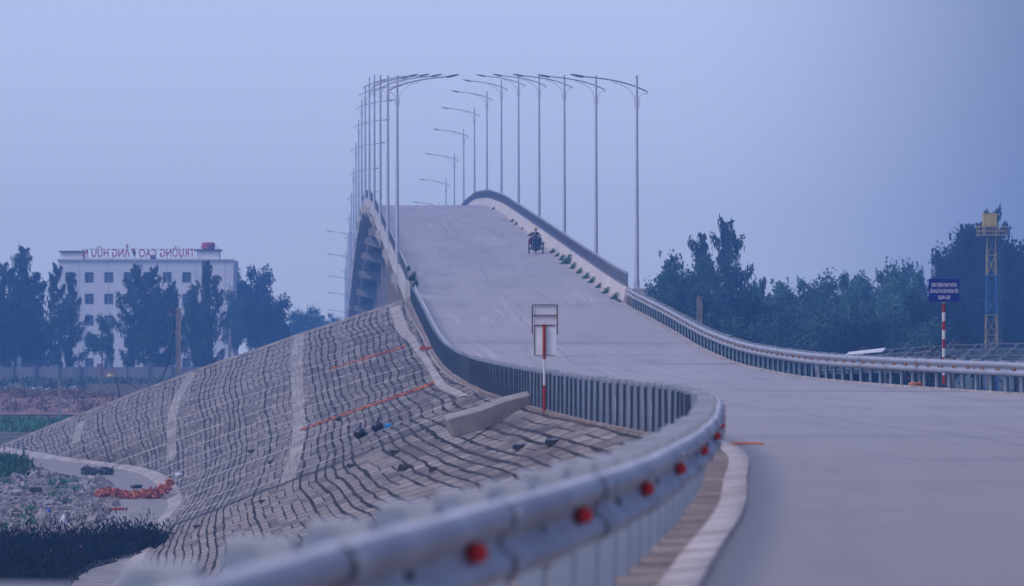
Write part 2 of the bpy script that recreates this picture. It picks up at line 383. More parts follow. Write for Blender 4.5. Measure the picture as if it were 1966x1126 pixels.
def smooth_curve(pts, lo, hi, k=5, step=1.0):
    a = np.array(sorted(pts)); xs = np.arange(lo-k*3, hi+k*3+.1, step)
    e0 = (a[1, 1]-a[0, 1])/(a[1, 0]-a[0, 0]); e1 = (a[-1, 1]-a[-2, 1])/(a[-1, 0]-a[-2, 0])
    ys = np.interp(xs, a[:, 0], a[:, 1])
    ys = np.where(xs < a[0, 0], a[0, 1]+e0*(xs-a[0, 0]), ys); ys = np.where(xs > a[-1, 0], a[-1, 1]+e1*(xs-a[-1, 0]), ys)
    kk = np.arange(-3*k, 3*k+1); g = np.exp(-(kk/k)**2/2*step); g /= g.sum()
    ys = np.convolve(ys, g, 'same')
    return lambda d: float(np.interp(d, xs[3*k:-3*k], ys[3*k:-3*k]))
# ------------------------------------------------------------------ the road's line: everything hangs off these
ZP = [(-60, .2), (0, .32), (17, .28), (24, .22), (33, .12), (50, .05), (73, .05), (110, .10), (135, .16), (154, .40), (170, .92), (190, 1.95), (215, 3.1),
      (228, 3.8), (261, 5.8), (294, 7.85), (327, 9.85), (360, 11.85), (393, 13.4), (426, 14.25), (459, 14.3), (492, 13.5), (525, 11.95), (558, 9.9), (591, 7.85), (800, -5.3)]
roadz = smooth_curve(ZP, -50, 800, 5)
LP = [(-60, -9.5), (0, -2.6), (5, -1.9), (11, -1.0), (13.2, -.72), (17.5, -.13), (20, .2), (24.3, .683), (33.5, 1.40), (42, 2.0), (50, 2.45), (57, 2.80), (63, 2.86), (67, 2.7), (71.4, 2.29),
      (78.4, 1.6), (93, .535), (110, -.44), (131, -1.36), (146, -2.0), (174.6, -3.26), (197.6, -4.27), (217, -5.1), (228, -5.5), (800, -5.5-.0467*572)]
railL = smooth_curve(LP, -50, 800, 2)
RP = [(-60, 45), (60, 24), (90, 17), (100, 14.7), (108, 13.1), (117, 11.8), (126, 10.7), (135, 9.75), (154, 8.68), (170, 7.93), (190, 7.0), (215, 5.83), (228, 5.22), (800, 5.22-.0467*572)]
railR = smooth_curve(RP, -50, 800, 3)
GZ = -5.5
B0 = 222.0; B1 = 780.0     # bridge deck from .. to

# ------------------------------------------------------------------ terrain
def ground_z(x, y):
    t = min(max((y-342)/40, 0), 1); return GZ + 1.0*t*t*(3-2*t)
g = MB(); xs = [-1000, -300, -120, -60, -30, 0, 30, 60, 120, 300, 1000]; ys = [-120, 0, 60, 120, 200, 300, 342, 350, 358, 366, 374, 382, 400, 480, 700, 1000]
g.add([(x, y, ground_z(x, y)) for y in ys for x in xs], [(j*11+i, j*11+i+1, (j+1)*11+i+1, (j+1)*11+i) for j in range(len(ys)-1) for i in range(10)])
tag(g.build('ground', 'ground_soil'), kind='structure')

# road sheet (plain road, then over the deck)
r = MB(); uv = []; NC = 14
ds = list(np.arange(-40, 798, 2.0))
for d in ds:
    a = railL(d)+.34; b = railR(d)-.30; z = roadz(d)
    for i in range(NC+1):
        x = a+(b-a)*i/NC; r.v.append((x, d, z)); uv.append((x-a, d))
r.f = [(j*(NC+1)+i, j*(NC+1)+i+1, (j+1)*(NC+1)+i+1, (j+1)*(NC+1)+i) for j in range(len(ds)-1) for i in range(NC)]
r.uv = uv; tag(r.build('road', 'road_surface'), kind='structure')
# kerb strips
for side, fn, s0, d1 in (('left', railL, 1, 222), ('right', railR, -1, 216)):
    k = MB(); rings = []; ring2 = []
    for d in np.arange(-30, d1, 1.5):
        x = fn(d); z = roadz(d); e = s0*(.44+.02*math.sin(d*.37)+.02*math.sin(d*.13)); hh = .05
        wd_ = s0*(.31 if side == 'left' else .36); rings.append([(x+e-wd_, d, z-.5), (x+e-wd_, d, z+hh-.02), (x+e-s0*.05, d, z+hh), (x+e, d, z-.2)]); ring2.append([(x-s0*.34, d, z-.5), (x-s0*.34, d, z+.012), (x+e-wd_, d, z+.022)])
    if side == 'left': k2 = MB(); k2.loft(ring2, closed=False); tag(k2.build('verge', 'verge_dirt'), kind='structure')
    k.loft(rings, closed=False); tag(k.build('kerb_strip', 'kerb_pale' if side == 'left' else 'kerb_concrete'), kind='structure')

# paved slope on the left
TOE = [(-40, 0), (0, 40), (30, 72), (60, 105), (100, 148), (128, 188), (165, 224), (200, 239), (228, 248)]
toe_d = lambda v: float(np.interp(v, [a for a, b in TOE], [b for a, b in TOE]))
toe_x = smooth_curve([(0, -14), (40, -11.5), (80, -10.6), (118, -10.9), (146, -12.5), (170, -13.6), (188, -15.4), (203, -17.4), (216, -20.0), (226, -23.4), (233, -26.4), (240, -28.5), (248, -30.8)], -10, 260, 3)
def top_pt(v):
    z = roadz(v)-.03-.55*min(max((v-180)/40, 0), 1)
    return Vector((railL(v)-.42, v, z))
def toe_pt(v):
    d = toe_d(v); return Vector((toe_x(d), d, GZ+.05))
def slope_len(v): return top_pt(v).x-toe_pt(v).x
def slope_pt(u, v):
    a, b = top_pt(v), toe_pt(v); L = slope_len(v); t = min(u/L, 1)
    p = a.lerp(b, t); p.z += .30*math.sin(PI*t)*min(max((v-120)/60, 0), 1)
    p.z += .012*math.sin(u*1.3+v*.11)+.010*math.sin(u*.7-v*.31)
    return p
sm_ = MB(); uv = []; NU = 40; vv = list(np.arange(-30, 228.1, 1.5))+[228.0]
for v in vv:
    L = slope_len(v)
    for i in range(NU+1):
        u = L*i/NU; sm_.v.append(tuple(slope_pt(u, v))); uv.append((u, v))
sm_.f = [(j*(NU+1)+i+1, j*(NU+1)+i, (j+1)*(NU+1)+i, (j+1)*(NU+1)+i+1) for j in range(len(vv)-1) for i in range(NU)]
sm_.uv = uv; tag(sm_.build('paved_slope', 'slope_blocks', smooth=True), kind='structure')
# the back of the cone falls away behind its coping
bk = MB(); rings = []
for i in range(25):
    L = slope_len(228); p = slope_pt(L*i/24, 228)
    rings.append([(p.x, p.y, p.z-.03), (p.x-1, p.y+max((p.z-GZ)*1.2, .3), GZ-.05)])
bk.loft(rings, closed=False); tag(bk.build('embankment_back', 'ground_soil'), kind='structure')
cp = MB(); rings = []
for i in range(41):
    L = slope_len(228); p = slope_pt(L*i/40, 228)
    rings.append([(p.x, p.y-.35, p.z-.05), (p.x, p.y-.35, p.z+.09), (p.x, p.y+.25, p.z+.12), (p.x, p.y+.25, p.z-.2)])
cp.loft(rings, closed=True, cap=True); tag(cp.build('slope_coping', 'kerb_concrete'), kind='structure')
# berm strip by the rail, pale concrete
bm = MB(); rings = []
for v in np.arange(112, 227, 1.5):
    wd = .50+.12*math.sin(v*.11)+.4*max(min((v-175)/25, 1), 0)
    a = slope_pt(.02, v); b = slope_pt(wd, v); rings.append([(a.x+.25, a.y, a.z+.05), (b.x, b.y, b.z+.045), (b.x, b.y, b.z-.05)])
bm.loft(rings, closed=False); tag(bm.build('berm_strip', 'kerb_concrete'), kind='structure')
# toe kerb and drain floor
tk = MB(); rings = []
for d in np.arange(60, 247, 2.0):
    x = toe_x(d); t = (toe_x(d+1)-toe_x(d-1))/2; n = Vector((1, -t, 0)).normalized()
    c = Vector((x, d, GZ)); rings.append([c-n*.38+Vector((0, 0, .03)), c-n*.32+Vector((0, 0, .10)), c+n*.2+Vector((0, 0, .30)), c+n*.4+Vector((0, 0, .22))])
tk.loft(rings, closed=False); tag(tk.build('toe_kerb', 'kerb_concrete'), kind='structure')
df = MB(); rings = []
for d in np.arange(60, 245, 2.0):
    x = toe_x(d); wd = 2.6 if d < 195 else 2.6+min((d-195)*.12, 3)
    t = (toe_x(d+1)-toe_x(d-1))/2; n = Vector((1, -t, 0)).normalized(); c = Vector((x, d, GZ+.05))
    rings.append([c-n*wd, c-n*.3])
df.loft(rings, closed=False); tag(df.build('drain_floor', 'concrete'), kind='structure')
# right side slope, grass
rs = MB(); rings = []
for d in np.arange(-30, 224, 4.0):
    x = railR(d)+.35; z = roadz(d); rings.append([(x-.1, d, z-.02), (x+.6, d, z-.15), (x+9.5, d, GZ-.05)])
rs.loft(rings, closed=False); tag(rs.build('grass_slope', 'grass_green'), kind='structure')

# ------------------------------------------------------------------ guardrails
PROF = [(.80, .0), (.785, .045), (.74, .075), (.69, .07), (.655, .02), (.62, .005), (.585, .02), (.55, .07), (.50, .075), (.455, .045), (.44, 0)]
def rail_path(fn, d0, d1):
    pts = []; d = d0
    P = [Vector((fn(t), t, 0)) for t in np.arange(d0, d1+.01, .25)]
    res = [P[0]]; acc = 0; step = .5
    for a, b in zip(P, P[1:]):
        seg = (b-a).length
        while acc+seg >= step:
            a = a.lerp(b, (step-acc)/seg); res.append(a.copy()); seg = (b-a).length; acc = 0
        acc += seg
    return res
def guardrail(fn, d0, d1, side, label, refl_mat, refl_at, step, rsz):
    root = empty('guardrail', (fn(d0), d0, 0)); tag(root, label, 'guardrail'); org = Vector(root.location)
    path = rail_path(fn, d0, d1)
    def frame(i):
        t = (path[min(i+1, len(path)-1)]-path[max(i-1, 0)]).normalized(); return t, Vector((t.y, -t.x, 0))*side
    beam = MB(); rings = []
    for i, p in enumerate(path):
        t, n = frame(i); z = roadz(p.y); wv = .006*math.sin(i*.9)+.004*math.sin(i*.37)
        lap = .006 if (i % 8) == 0 else 0
        rings.append([p+n*(.0+q*1.0+wv+lap+.02)-org+Vector((0, 0, z+h)) for h, q in PROF])
    beam.loft(rings, closed=False); bo = beam.build('rail_beam', 'galvanised' if side == 1 else 'weathered_galvanised', root, smooth=True)
    so_ = bo.modifiers.new('thickness', 'SOLIDIFY'); so_.thickness = .006
    # lapped joints with bolts every 4 m
    for i in range(4, len(path)-2, 8):
        rr = []; jb = MB()
        for k in (0, 1):
            p = path[i+k]; p = path[i].lerp(p, .55) if k else path[i]; t, n = frame(i); z = roadz(p.y)
            rr.append([p+n*(q+.028)-org+Vector((0, 0, z+h)) for h, q in PROF])
        jb.loft(rr, closed=False)
        for h in (.74, .69, .55, .50): jb.ball(tuple(path[i]+frame(i)[1]*.112-org+Vector((0, 0, roadz(path[i].y)+h))), .014, 6, 4)
        jb.build('rail_joint', 'galvanised' if side == 1 else 'weathered_galvanised', root)
        i3 = min(i+3, len(path)-2); t, n = frame(i3); q_ = path[i3]; sl_ = MB(); sl_.box(tuple(q_+n*.034-org+Vector((0, 0, roadz(q_.y)+.60))), (.02, .14, .05), M=Matrix.Rotation(math.atan2(n.y, n.x), 3, 'Z')); sl_.build('bolt_slot', 'reflector_housing', root)
    # one post, repeated
    pm = MB(); h = 1.05
    pm.box((0, 0, h/2-.25), (.012, .15, h)); pm.box((-.023, -.07, h/2-.25), (.046, .012, h)); pm.box((-.023, .07, h/2-.25), (.046, .012, h))
    pw = MB(); pw.box((-.072, -.02, h/2-.27), (.052, .05, h-.04))  # dark plate added beside each post to paint the shaded gap
    sm2 = MB(); sm2.box((.06, 0, .66), (.12, .16, .30)); sm2.box((.0, 0, .825), (.22, .14, .035))
    pm2 = MB(); pm2.box((0, 0, h/2-.25), (.012, .15, h)); pm2.box((-.06, -.07, h/2-.25), (.12, .012, h)); pm2.box((-.06, .07, h/2-.25), (.12, .012, h))
    wide = pm2.build('post', 'post_steel', root)
    post0 = pm.build('post', 'post_steel', root); narrow = post0.data; sp0 = sm2.build('spacer_block', 'galvanised', post0); pw0 = pw.build('painted_gap_shade', 'post_shadow_steel', post0)
    idx = [i for i in range(2, len(path)-1) if (i-2) % (3 if (path[i].y < 60 and side == 1) else step) == 0]; first = True
    for i in idx[:100]:
        t, n = frame(i); p = path[i]-n*.13; a = math.atan2(n.y, n.x); z = roadz(p.y)
        if first: o = post0; first = False
        else:
            o = post0.copy(); COL.objects.link(o); 
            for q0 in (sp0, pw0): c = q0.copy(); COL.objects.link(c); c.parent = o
        o.location = (p.x-org.x, p.y-org.y, z+random.uniform(-.012, .012)); o.rotation_euler = (random.uniform(-.015, .015), random.uniform(-.015, .015), a)
        o.data = wide.data if (p.y < 60 and side == 1) else narrow
    bpy.data.objects.remove(wide, do_unlink=True)
    if len(idx) > 100:
        ex = MB(); ex2 = MB()
        for i in idx[100:]:
            t, n = frame(i); p = path[i]-n*.13-org; z = roadz(path[i].y); R = Matrix.Rotation(math.atan2(n.y, n.x), 3, 'Z')
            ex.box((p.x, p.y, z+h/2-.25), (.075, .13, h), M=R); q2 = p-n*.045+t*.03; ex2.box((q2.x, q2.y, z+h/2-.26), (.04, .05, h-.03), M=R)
        tag(ex.build('post', 'post_steel', root), kind='stuff'); tag(ex2.build('painted_gap_shade', 'post_shadow_steel', root), kind='stuff')  # far posts get the same added dark plates as gap shade
    rb = MB(); q = rsz
    rb.tube([(-.02, 0, 0), (.008, 0, 0), (.026, 0, 0)], [q*1.05, q*1.05, q*.8], 12)
    rf0 = None
    for i in refl_at(path, idx):
        if i >= len(path)-1: continue
        t, n = frame(i); p = path[i]+n*.075-t*.0
        if rf0 is None:
            o = rf0 = rb.build('reflector', refl_mat, root); hb = MB(); hb.tube([(-.045, -.03, 0), (-.012, -.03, 0)], [q*1.15, q*1.15], 10); rh0 = hb.build('housing', 'reflector_housing', rf0)
        else: o = rf0.copy(); COL.objects.link(o); c = rh0.copy(); COL.objects.link(c); c.parent = o
        o.location = (p.x-org.x, p.y-org.y, roadz(p.y)+.62)
        fc = (n*.55-t*.83).normalized()
        o.rotation_euler = (0, 0, math.atan2(fc.y, fc.x))
    return root
def near_refl(path, idx):
    res = []
    for d in (13.2, 16.9, 21.0, 25.6, 30.2, 36.5, 42.5, 48, 53, 57):
        res.append(min(range(len(path)), key=lambda i: abs(path[i].y-d)))
    return res
guardrail(railL, 8, 219, 1, 'grey steel guardrail with red reflectors bending from the blurred foreground along the left road edge', 'red_reflector', near_refl, 2, .043)
guardrail(railR, 62, 213, -1, 'grey steel guardrail with orange reflectors along the right road edge below the trees', 'orange_reflector', lambda p, idx: idx[:99], 3, .034)

# ------------------------------------------------------------------ bridge
bridge = empty('bridge', (0, B0, 0)); tag(bridge, 'high arched concrete road bridge with metal railings and piers crossing the middle', 'bridge')
def ext(xf0, xf1, z0, z1, d0, d1, step=3.0, mb=None, cap=True):
    mb = mb or MB(); rings = []; d = d0
    while True:
        z = roadz(d); rings.append([(xf0(d), d-B0, z+z0), (xf1(d), d-B0, z+z0), (xf1(d), d-B0, z+z1), (xf0(d), d-B0, z+z1)])
        if d >= d1: break
        d = min(d+step, d1)
    mb.loft(rings, cap=cap); return mb
ext(lambda d: railL(d)-.30, lambda d: railR(d)+.42, -.32, -.012, B0, B1).build('deck_slab', 'pier_concrete', bridge)
for k in range(5):
    c = 1.1+k*2.15
    gm = MB()
    ext(lambda d: railL(d)+c-.32, lambda d: railL(d)+c+.32, -1.95, -1.62, B0, B1, mb=gm)
    ext(lambda d: railL(d)+c-.11, lambda d: railL(d)+c+.11, -1.62, -.55, B0, B1, mb=gm)
    ext(lambda d: railL(d)+c-.38, lambda d: railL(d)+c+.38, -.55, -.325, B0, B1, mb=gm)
    gm.build('girder', 'girder_concrete', bridge)
PIERS = [241+33*i for i in range(16)]
for d in PIERS:
    z = roadz(d)-1.97; xl = railL(d); xr = railR(d); xc = (xl+xr)/2
    p = empty('pier', (xc, d-B0, 0)); p.parent = bridge
    if z-1.3 < GZ+.5: continue
    cp_ = MB(); W2 = (xr-xl)/2-.25; rings = []
    cp_.loft([[(-W2, y, z-.75), (-W2, y, z), (W2, y, z), (W2, y, z-.75), (2.2, y, z-1.5), (-2.2, y, z-1.5)] for y in (-.9, .9)], cap=True)
    cp_.build('pier_cap', 'pier_concrete', p)
    cm = MB(); wc = 10.6 if d < 320 else 5.6; cm.box((0, 0, (z-1.4+GZ)/2), (wc, 1.3, z-1.4-GZ)); cm.build('column', 'pier_concrete', p)
    bl = MB()
    for k in range(5): bl.box((xl+1.1+k*2.15-xc, 0, z+.008), (.5, 1.0, .05))
    bl.build('bearing', 'dark_debris', p)
# diaphragms between the girders at each pier
dm = MB()
for d in PIERS:
    if d > B1: continue
    z = roadz(d)
    for k in range(4): dm.box((railL(d)+1.1+(k+.5)*2.15, d-B0, z-1.1), (1.85, .3, 1.0))
dm.build('diaphragm', 'girder_concrete', bridge)
# abutment with wing walls
ab = MB(); z = roadz(B0)
ab.box(((railL(B0)+railR(B0))/2, .2, (z-2+GZ)/2), (railR(B0)-railL(B0)+1.0, 1.2, z-2-GZ+.05))
ab.box((railL(B0)-.33, 4.5, (z-.4+GZ)/2), (.35, 8.5, z-.5-GZ)); ab.box((railR(B0)+.45, 4.5, (z-.4+GZ)/2), (.35, 8.5, z-.5-GZ))
ab.build('abutment', 'pier_concrete', bridge)
# parapets: cast base with a battered inner face and joints every 8 m
def parapet(fn, s, d0):
    m = MB(); d = d0
    while d < B1:
        e = min(d+7.94, B1); rings = []
        for q in np.linspace(d, e, 4):
            x = fn(q); z = roadz(q)
            rings.append([(x, q-B0, z-.02), (x-s*.06, q-B0, z+.22), (x-s*.17, q-B0, z+.70), (x-s*.40, q-B0, z+.70), (x-s*.40, q-B0, z-.42), (x-s*.3, q-B0, z-.42)])
        m.loft(rings, cap=True); d += 8.0
    m.build('parapet', 'pale_concrete', bridge)
    ps = MB(); bars = MB(); tp = MB()
    for q in np.arange(d0+1, B1, 2.0):
        x = fn(q)-s*.28; z = roadz(q)
        if q < d0+200: p_ = MB(); p_.box((0, 0, .38), (.07, .09, .78)); p_.box((0, 0, .012), (.16, .2, .03)); p_.build('railing_post', 'railing_steel', bridge, loc=(x, q-B0, z+.70))
        else: ps.box((x, q-B0, z+1.08), (.07, .09, .78))
    for q in np.arange(d0+.3, min(B1, 600), .33):
        x = fn(q)-s*.28; z = roadz(q); bars.box((x, q-B0, z+1.06), (.02, .028, .62))
    for hz, rr in ((.80, .024), (1.34, .028)):
        tp.tube([(fn(q)-s*.28, q-B0, roadz(q)+hz) for q in np.arange(d0+.2, B1, 3.0)], rr, 6)
    top = MB(); top.tube([(fn(q)-s*.28, q-B0, roadz(q)+1.47) for q in np.arange(d0+.2, B1, 3.0)], .045, 8)
    tag(ps.build('railing_post', 'railing_steel', bridge), kind='stuff'); bars.build('railing_bars', 'railing_steel', bridge)
    tp.build('railing_rail', 'railing_steel', bridge); top.build('handrail', 'railing_top', bridge)
parapet(railL, 1, 224.5); parapet(railR, -1, 216.5)
# rounded cast end block of the right parapet
eb = MB(); 
eb.loft([[(railR(215)+.0+.0, y-B0, roadz(215)-.1), (railR(215)+.06, y-B0, roadz(215)+h1), (railR(215)+.42, y-B0, roadz(215)+h1), (railR(215)+.42, y-B0, roadz(215)-.3)] for y, h1 in ((214.2, .35), (215.2, .62), (216.4, .72))], cap=True)
eb.build('parapet_end_block', 'kerb_concrete', bridge)

# ------------------------------------------------------------------ street lamps
def bez(pts, n=10):
    P = [Vector(p) for p in pts]; res = []
    for i in range(n+1):
        t = i/n; Q = P[:]
        while len(Q) > 1: Q = [a.lerp(b, t) for a, b in zip(Q, Q[1:])]
        res.append(Q[0])
    return res
LH = 11.65
def make_lamp(h=LH, label=''):
    r = empty('street_lamp')
    m = MB(); m.tube([(0, 0, 0), (0, 0, 3), (0, 0, 7), (0, 0, h-.05)], [.125, .11, .085, .062], 8); m.box((0, 0, .03), (.42, .42, .06)); m.tube([(0, 0, .05), (0, 0, .55)], [.15, .145], 8)
    m.build('pole', 'lamp_steel', r, smooth=False)
    a = MB(); pts = bez([(-.60, 0, h-.87), (.3, 0, h-.42), (1.1, 0, h-.18), (3.0, 0, h-.02)], 14); a.tube(pts, [.035]*15, 6); a.build('arm', 'arm_steel', r)
    b = MB(); b.tube([(.12, 0, h-1.72), (.12, 0, h-1.25)]+bez([(.13, 0, h-1.2), (.35, 0, h-.6), (.8, 0, h-.45), (1.35, 0, h-.33)], 8), .02, 5)
    b.tube([(-.12, 0, h-1.72), (-.12, 0, h-1.3)]+bez([(-.13, 0, h-1.25), (-.2, 0, h-.95), (-.4, 0, h-.95), (-.60, 0, h-.95)], 6), .02, 5)
    for q in (1.46, 1.56, 1.66): b.tube([(-.13, 0, h-q), (.13, 0, h-q)], .014, 5)
    for c, rr in (((.82, 0, h-.37), .065), ((1.12, 0, h-.28), .05)):
        b.tube([(c[0]+rr*math.cos(t), 0, c[2]+rr*math.sin(t)) for t in np.linspace(0, 2*PI, 11)], .01, 4, cap=False)
    b.build('scroll_bracket', 'lamp_steel', r)
    l = MB(); l.loft([[(x, -wy, z), (x, wy, z), (x, wy*.7, z+t), (x, -wy*.7, z+t)] for x, z, wy, t in ((2.85, h-.06, .05, .05), (3.0, h-.09, .13, .12), (3.3, h-.03, .14, .12), (3.55, h+.05, .11, .07), (3.66, h+.08, .05, .03))], cap=True)
    l.build('lamp_head', 'lamp_housing', r)
    f = MB(); f.ball((0, 0, h), .075, 8, 6); f.build('finial', 'white_paint', r, smooth=True)
    return r
lamp0 = make_lamp()
ordn = ['nearest', 'second', 'third', 'fourth', 'fifth', 'sixth', 'seventh', 'eighth', 'ninth', 'tenth', 'eleventh', 'twelfth', 'thirteenth', 'fourteenth', 'fifteenth', 'sixteenth', 'seventeenth']
brk = []
RX = lambda d: 6.83-(d-228)*.0475
LX = lambda d: -6.78-(d-246)*.0467
first = True
for i in range(12):
    d = 228+33*i; z = roadz(d)+.12; x = RX(d)
    lab = ('nearest' if i == 0 else ordn[i]+' nearest')+' tall curved-arm street lamp outside the right parapet of the bridge' if i < 11 else 'farthest street lamp right of the bridge, only its lamp head above the crest'
    o = lamp0 if i == 0 else dup(lamp0)
    o.location = (x, d, z); o.rotation_euler = (0, 0, PI); o['label'] = lab; o['category'] = 'street lamp'; o['group'] = 'curved-arm street lamps along the bridge'
    brk.append((x, d, z, -1))
for i in range(15):
    d = 246+33*i*1.0; z = roadz(d)+.12; x = LX(d)
    lab = ('nearest' if i == 0 else ordn[i]+' nearest')+' tall curved-arm street lamp outside the left parapet of the bridge'
    dup(lamp0, (x, d, z), 0, label=lab); brk.append((x, d, z, 1))
# lamps past the crest whose arms reach out to the left over the lower side road
for i in range(5):
    d = 628+33*i; x = (673-i*1.2-PCX)*d/F; y = (444, 488, 530, 562, 595)[i]
    z = CZ+(HZ-y)*d/F-LH-.05
    lab = ['highest', 'second highest', 'middle', 'second lowest', 'lowest'][i]+' of the five far street lamps whose arms point left beyond the bridge crest'
    q = dup(lamp0, (x, d, z), PI, label=lab); brk.append((x, d, z, 1))
# lamp brackets belong to the bridge
for x, d, z, s in brk:
    b = MB(); wi = .36; inner = (railL(d)-.38) if s == 1 else (railR(d)+.40)
    xo = x-s*wi
    pr = [(xo, z), (inner+s*.0, z), (inner, z-1.35), (xo+s*.12, z-.6), (xo, z-.5)]
    b.loft([[(px, y-B0, pz) for px, pz in pr] for y in (d-.38, d+.38)], cap=True)
    b.build('lamp_bracket', 'pale_concrete', bridge)

# ------------------------------------------------------------------ foliage
def leaf_mesh(pts, size, mb, droop=0, aspect=1.0):
    n = len(pts); pts = np.asarray(pts); s = RNG.uniform(.6, 1.3, n)*size
    a = RNG.normal(size=(n, 3)); 
    if droop: a = a*np.array([.45, .45, .35])+np.array([0, 0, -droop])
    a /= np.linalg.norm(a, axis=1)[:, None]; b = np.cross(a, RNG.normal(size=(n, 3))); b /= np.linalg.norm(b, axis=1)[:, None]
    A = a*(s*aspect)[:, None]; B = b*(s*.5)[:, None]
    V = np.stack([pts-A-B*.4, pts+B-A*.1, pts+A+B*.2, pts-B+A*.1], axis=1).reshape(-1, 3)
    o = len(mb.v); mb.v.extend(map(tuple, V.tolist())); mb.f.extend([(o+4*i, o+4*i+1, o+4*i+2, o+4*i+3) for i in range(n)])
def make_tree(kind, h, wd, leafmat, label=None, seed=0, dens=1.0):
    rnd = random.Random(seed); root = empty('casuarina_tree' if kind == 'cas' else 'broadleaf_tree')
    tr = MB(); lf = MB(); lean = rnd.uniform(-.05, .05)*h
    if kind == 'cas':
        spine = [(lean*t*t+rnd.uniform(-.1, .1), rnd.uniform(-.1, .1), h*t) for t in np.linspace(0, .97, 9)]
        tr.tube(spine, [.22*h/14*(1-t*.9) for t in np.linspace(0, 1, 9)], 6)
        nb = int(33*dens); P = []
        for i in range(nb):
            t = .12+.86*(i/nb)**.9; z0 = h*t; a = rnd.uniform(0, 2*PI)
            prof = (.55+.45*math.sin(min(t*1.5, 1)*PI/2+.3))*(1-t)**.75*1.25
            ln = wd/2*prof*rnd.uniform(.40, 1.5)+.35
            c = Vector((lean*t*t, 0, z0)); rise = ln*rnd.uniform(.25, .95)
            tip = c+Vector((ln*math.cos(a), ln*math.sin(a), rise)); mid = c.lerp(tip, .55)+Vector((0, 0, -ln*.12))
            tr.tube([c, mid, tip], [.05, .03, .012], 4)
            k = int(rnd.uniform(50, 85)*max(ln, .8)/1.3)
            for _ in range(k):
                s = rnd.random()**.75; q = (c.lerp(mid, s/.55) if s < .55 else mid.lerp(tip, (s-.55)/.45)); sp = .05+.10*ln*(1-abs(s-.5))
                P.append((q.x+rnd.gauss(0, sp), q.y+rnd.gauss(0, sp), q.z+rnd.gauss(-.12, sp*.7)))
        leaf_mesh(P, .19, lf, droop=.15, aspect=1.2)
        P2 = [(p[0]+rnd.gauss(0, .12), p[1]+rnd.gauss(0, .12), p[2]-rnd.uniform(0, .7)) for p in P[::2]]
        leaf_mesh(P2, .15, lf, droop=1.4, aspect=2.6)
    else:
        tr.tube([(0, 0, 0), (lean*.3, 0, h*.3), (lean*.7, 0, h*.55), (lean, 0, h*.85)], [.2*h/10, .16*h/10, .1*h/10, .03], 6)
        nc = int(28*dens); P = []
        for i in range(nc):
            th = rnd.uniform(0, 2*PI); u = rnd.uniform(-.75, 1); rr = rnd.uniform(.45, 1)
            c = Vector((lean*.8+wd/2*.86*rr*math.cos(th)*math.sqrt(max(1-u*u*.72, 0)), wd/2*.86*rr*math.sin(th)*math.sqrt(max(1-u*u*.72, 0)), h*(.58+.36*u*rr)))
            tr.tube([(lean*.4, 0, h*rnd.uniform(.25, .55)), tuple(c*.6+Vector((0, 0, c.z*.4-.2))), tuple(c)], [.06, .04, .015], 4)
            cr = wd*rnd.uniform(.07, .16)
            k = int(230*cr*cr/1.0+70)
            for _ in range(k):
                v = Vector((rnd.gauss(0, 1), rnd.gauss(0, 1), rnd.gauss(0, .75))); v = v.normalized()*cr*rnd.random()**.4*rnd.uniform(.7, 1.35)
                P.append(tuple(c+v))
        leaf_mesh(P, .22, lf, aspect=.8)
        for _ in range(3):
            c = Vector((rnd.uniform(-wd*.3, wd*.3), rnd.uniform(-wd*.3, wd*.3), h*.9)); e = c+Vector((rnd.uniform(-.4, .4), 0, rnd.uniform(.3, .7)*h*.1))
            leaf_mesh([tuple(c.lerp(e, t)+Vector((rnd.gauss(0, .1), 0, 0))) for t in np.linspace(0, 1, 14)], .16, lf)
    tr.build('trunk', 'bark', root); lf.build('crown', leafmat, root)
    tag(root, label, 'tree'); return root
protos = {
 'cas1': make_tree('cas', 14, 6.0, 'casuarina_leaf', seed=1, dens=1.2), 'cas2': make_tree('cas', 14, 5.0, 'casuarina_leaf', seed=2, dens=1.1),
 'cas3': make_tree('cas', 14, 6.5, 'casuarina_leaf', seed=3, dens=1.4),
 'br1': make_tree('br', 11, 9.0, 'broad_leaf', seed=4, dens=1.5), 'br2': make_tree('br', 11, 8.0, 'light_leaf', seed=5, dens=1.4),
 'br3': make_tree('br', 11, 9.5, 'dark_leaf', seed=6, dens=1.9), 'br4': make_tree('br', 11, 8.0, 'broad_leaf', seed=8, dens=.9)}
used = set()
def tree(kind, px, top, d, width_px, label, group=None, rz=None, dy=0, gz=None):
    "px: photo column of the trunk, top: photo row of the crown's tip, both at depth d"
    gz_ = ground_z(0, d) if gz is None else gz; h = CZ+(HZ-top)*d/F-gz_; x = (px-PCX)*d/F
    p = protos[kind]; H0, W0 = {'c': (14.0, 5.8), 'b': (10.6, 8.6)}[kind[0]]; s = h/H0; sx = (width_px*d/F)/W0
    rz = random.uniform(0, 6.28) if rz is None else rz
    if kind in used: o = dup(p)
    else: o = p; used.add(kind)
    o.location = (x, d+dy, gz_); o.rotation_euler = (0, 0, rz); o.scale = (sx, sx, s)
    o['label'] = label; o['category'] = 'tree'
    if group: o['group'] = group
    elif 'group' in o: del o['group']
    return o
GL = 'feathery trees around the campus building'; GR = 'forest trees beyond the right guardrail'
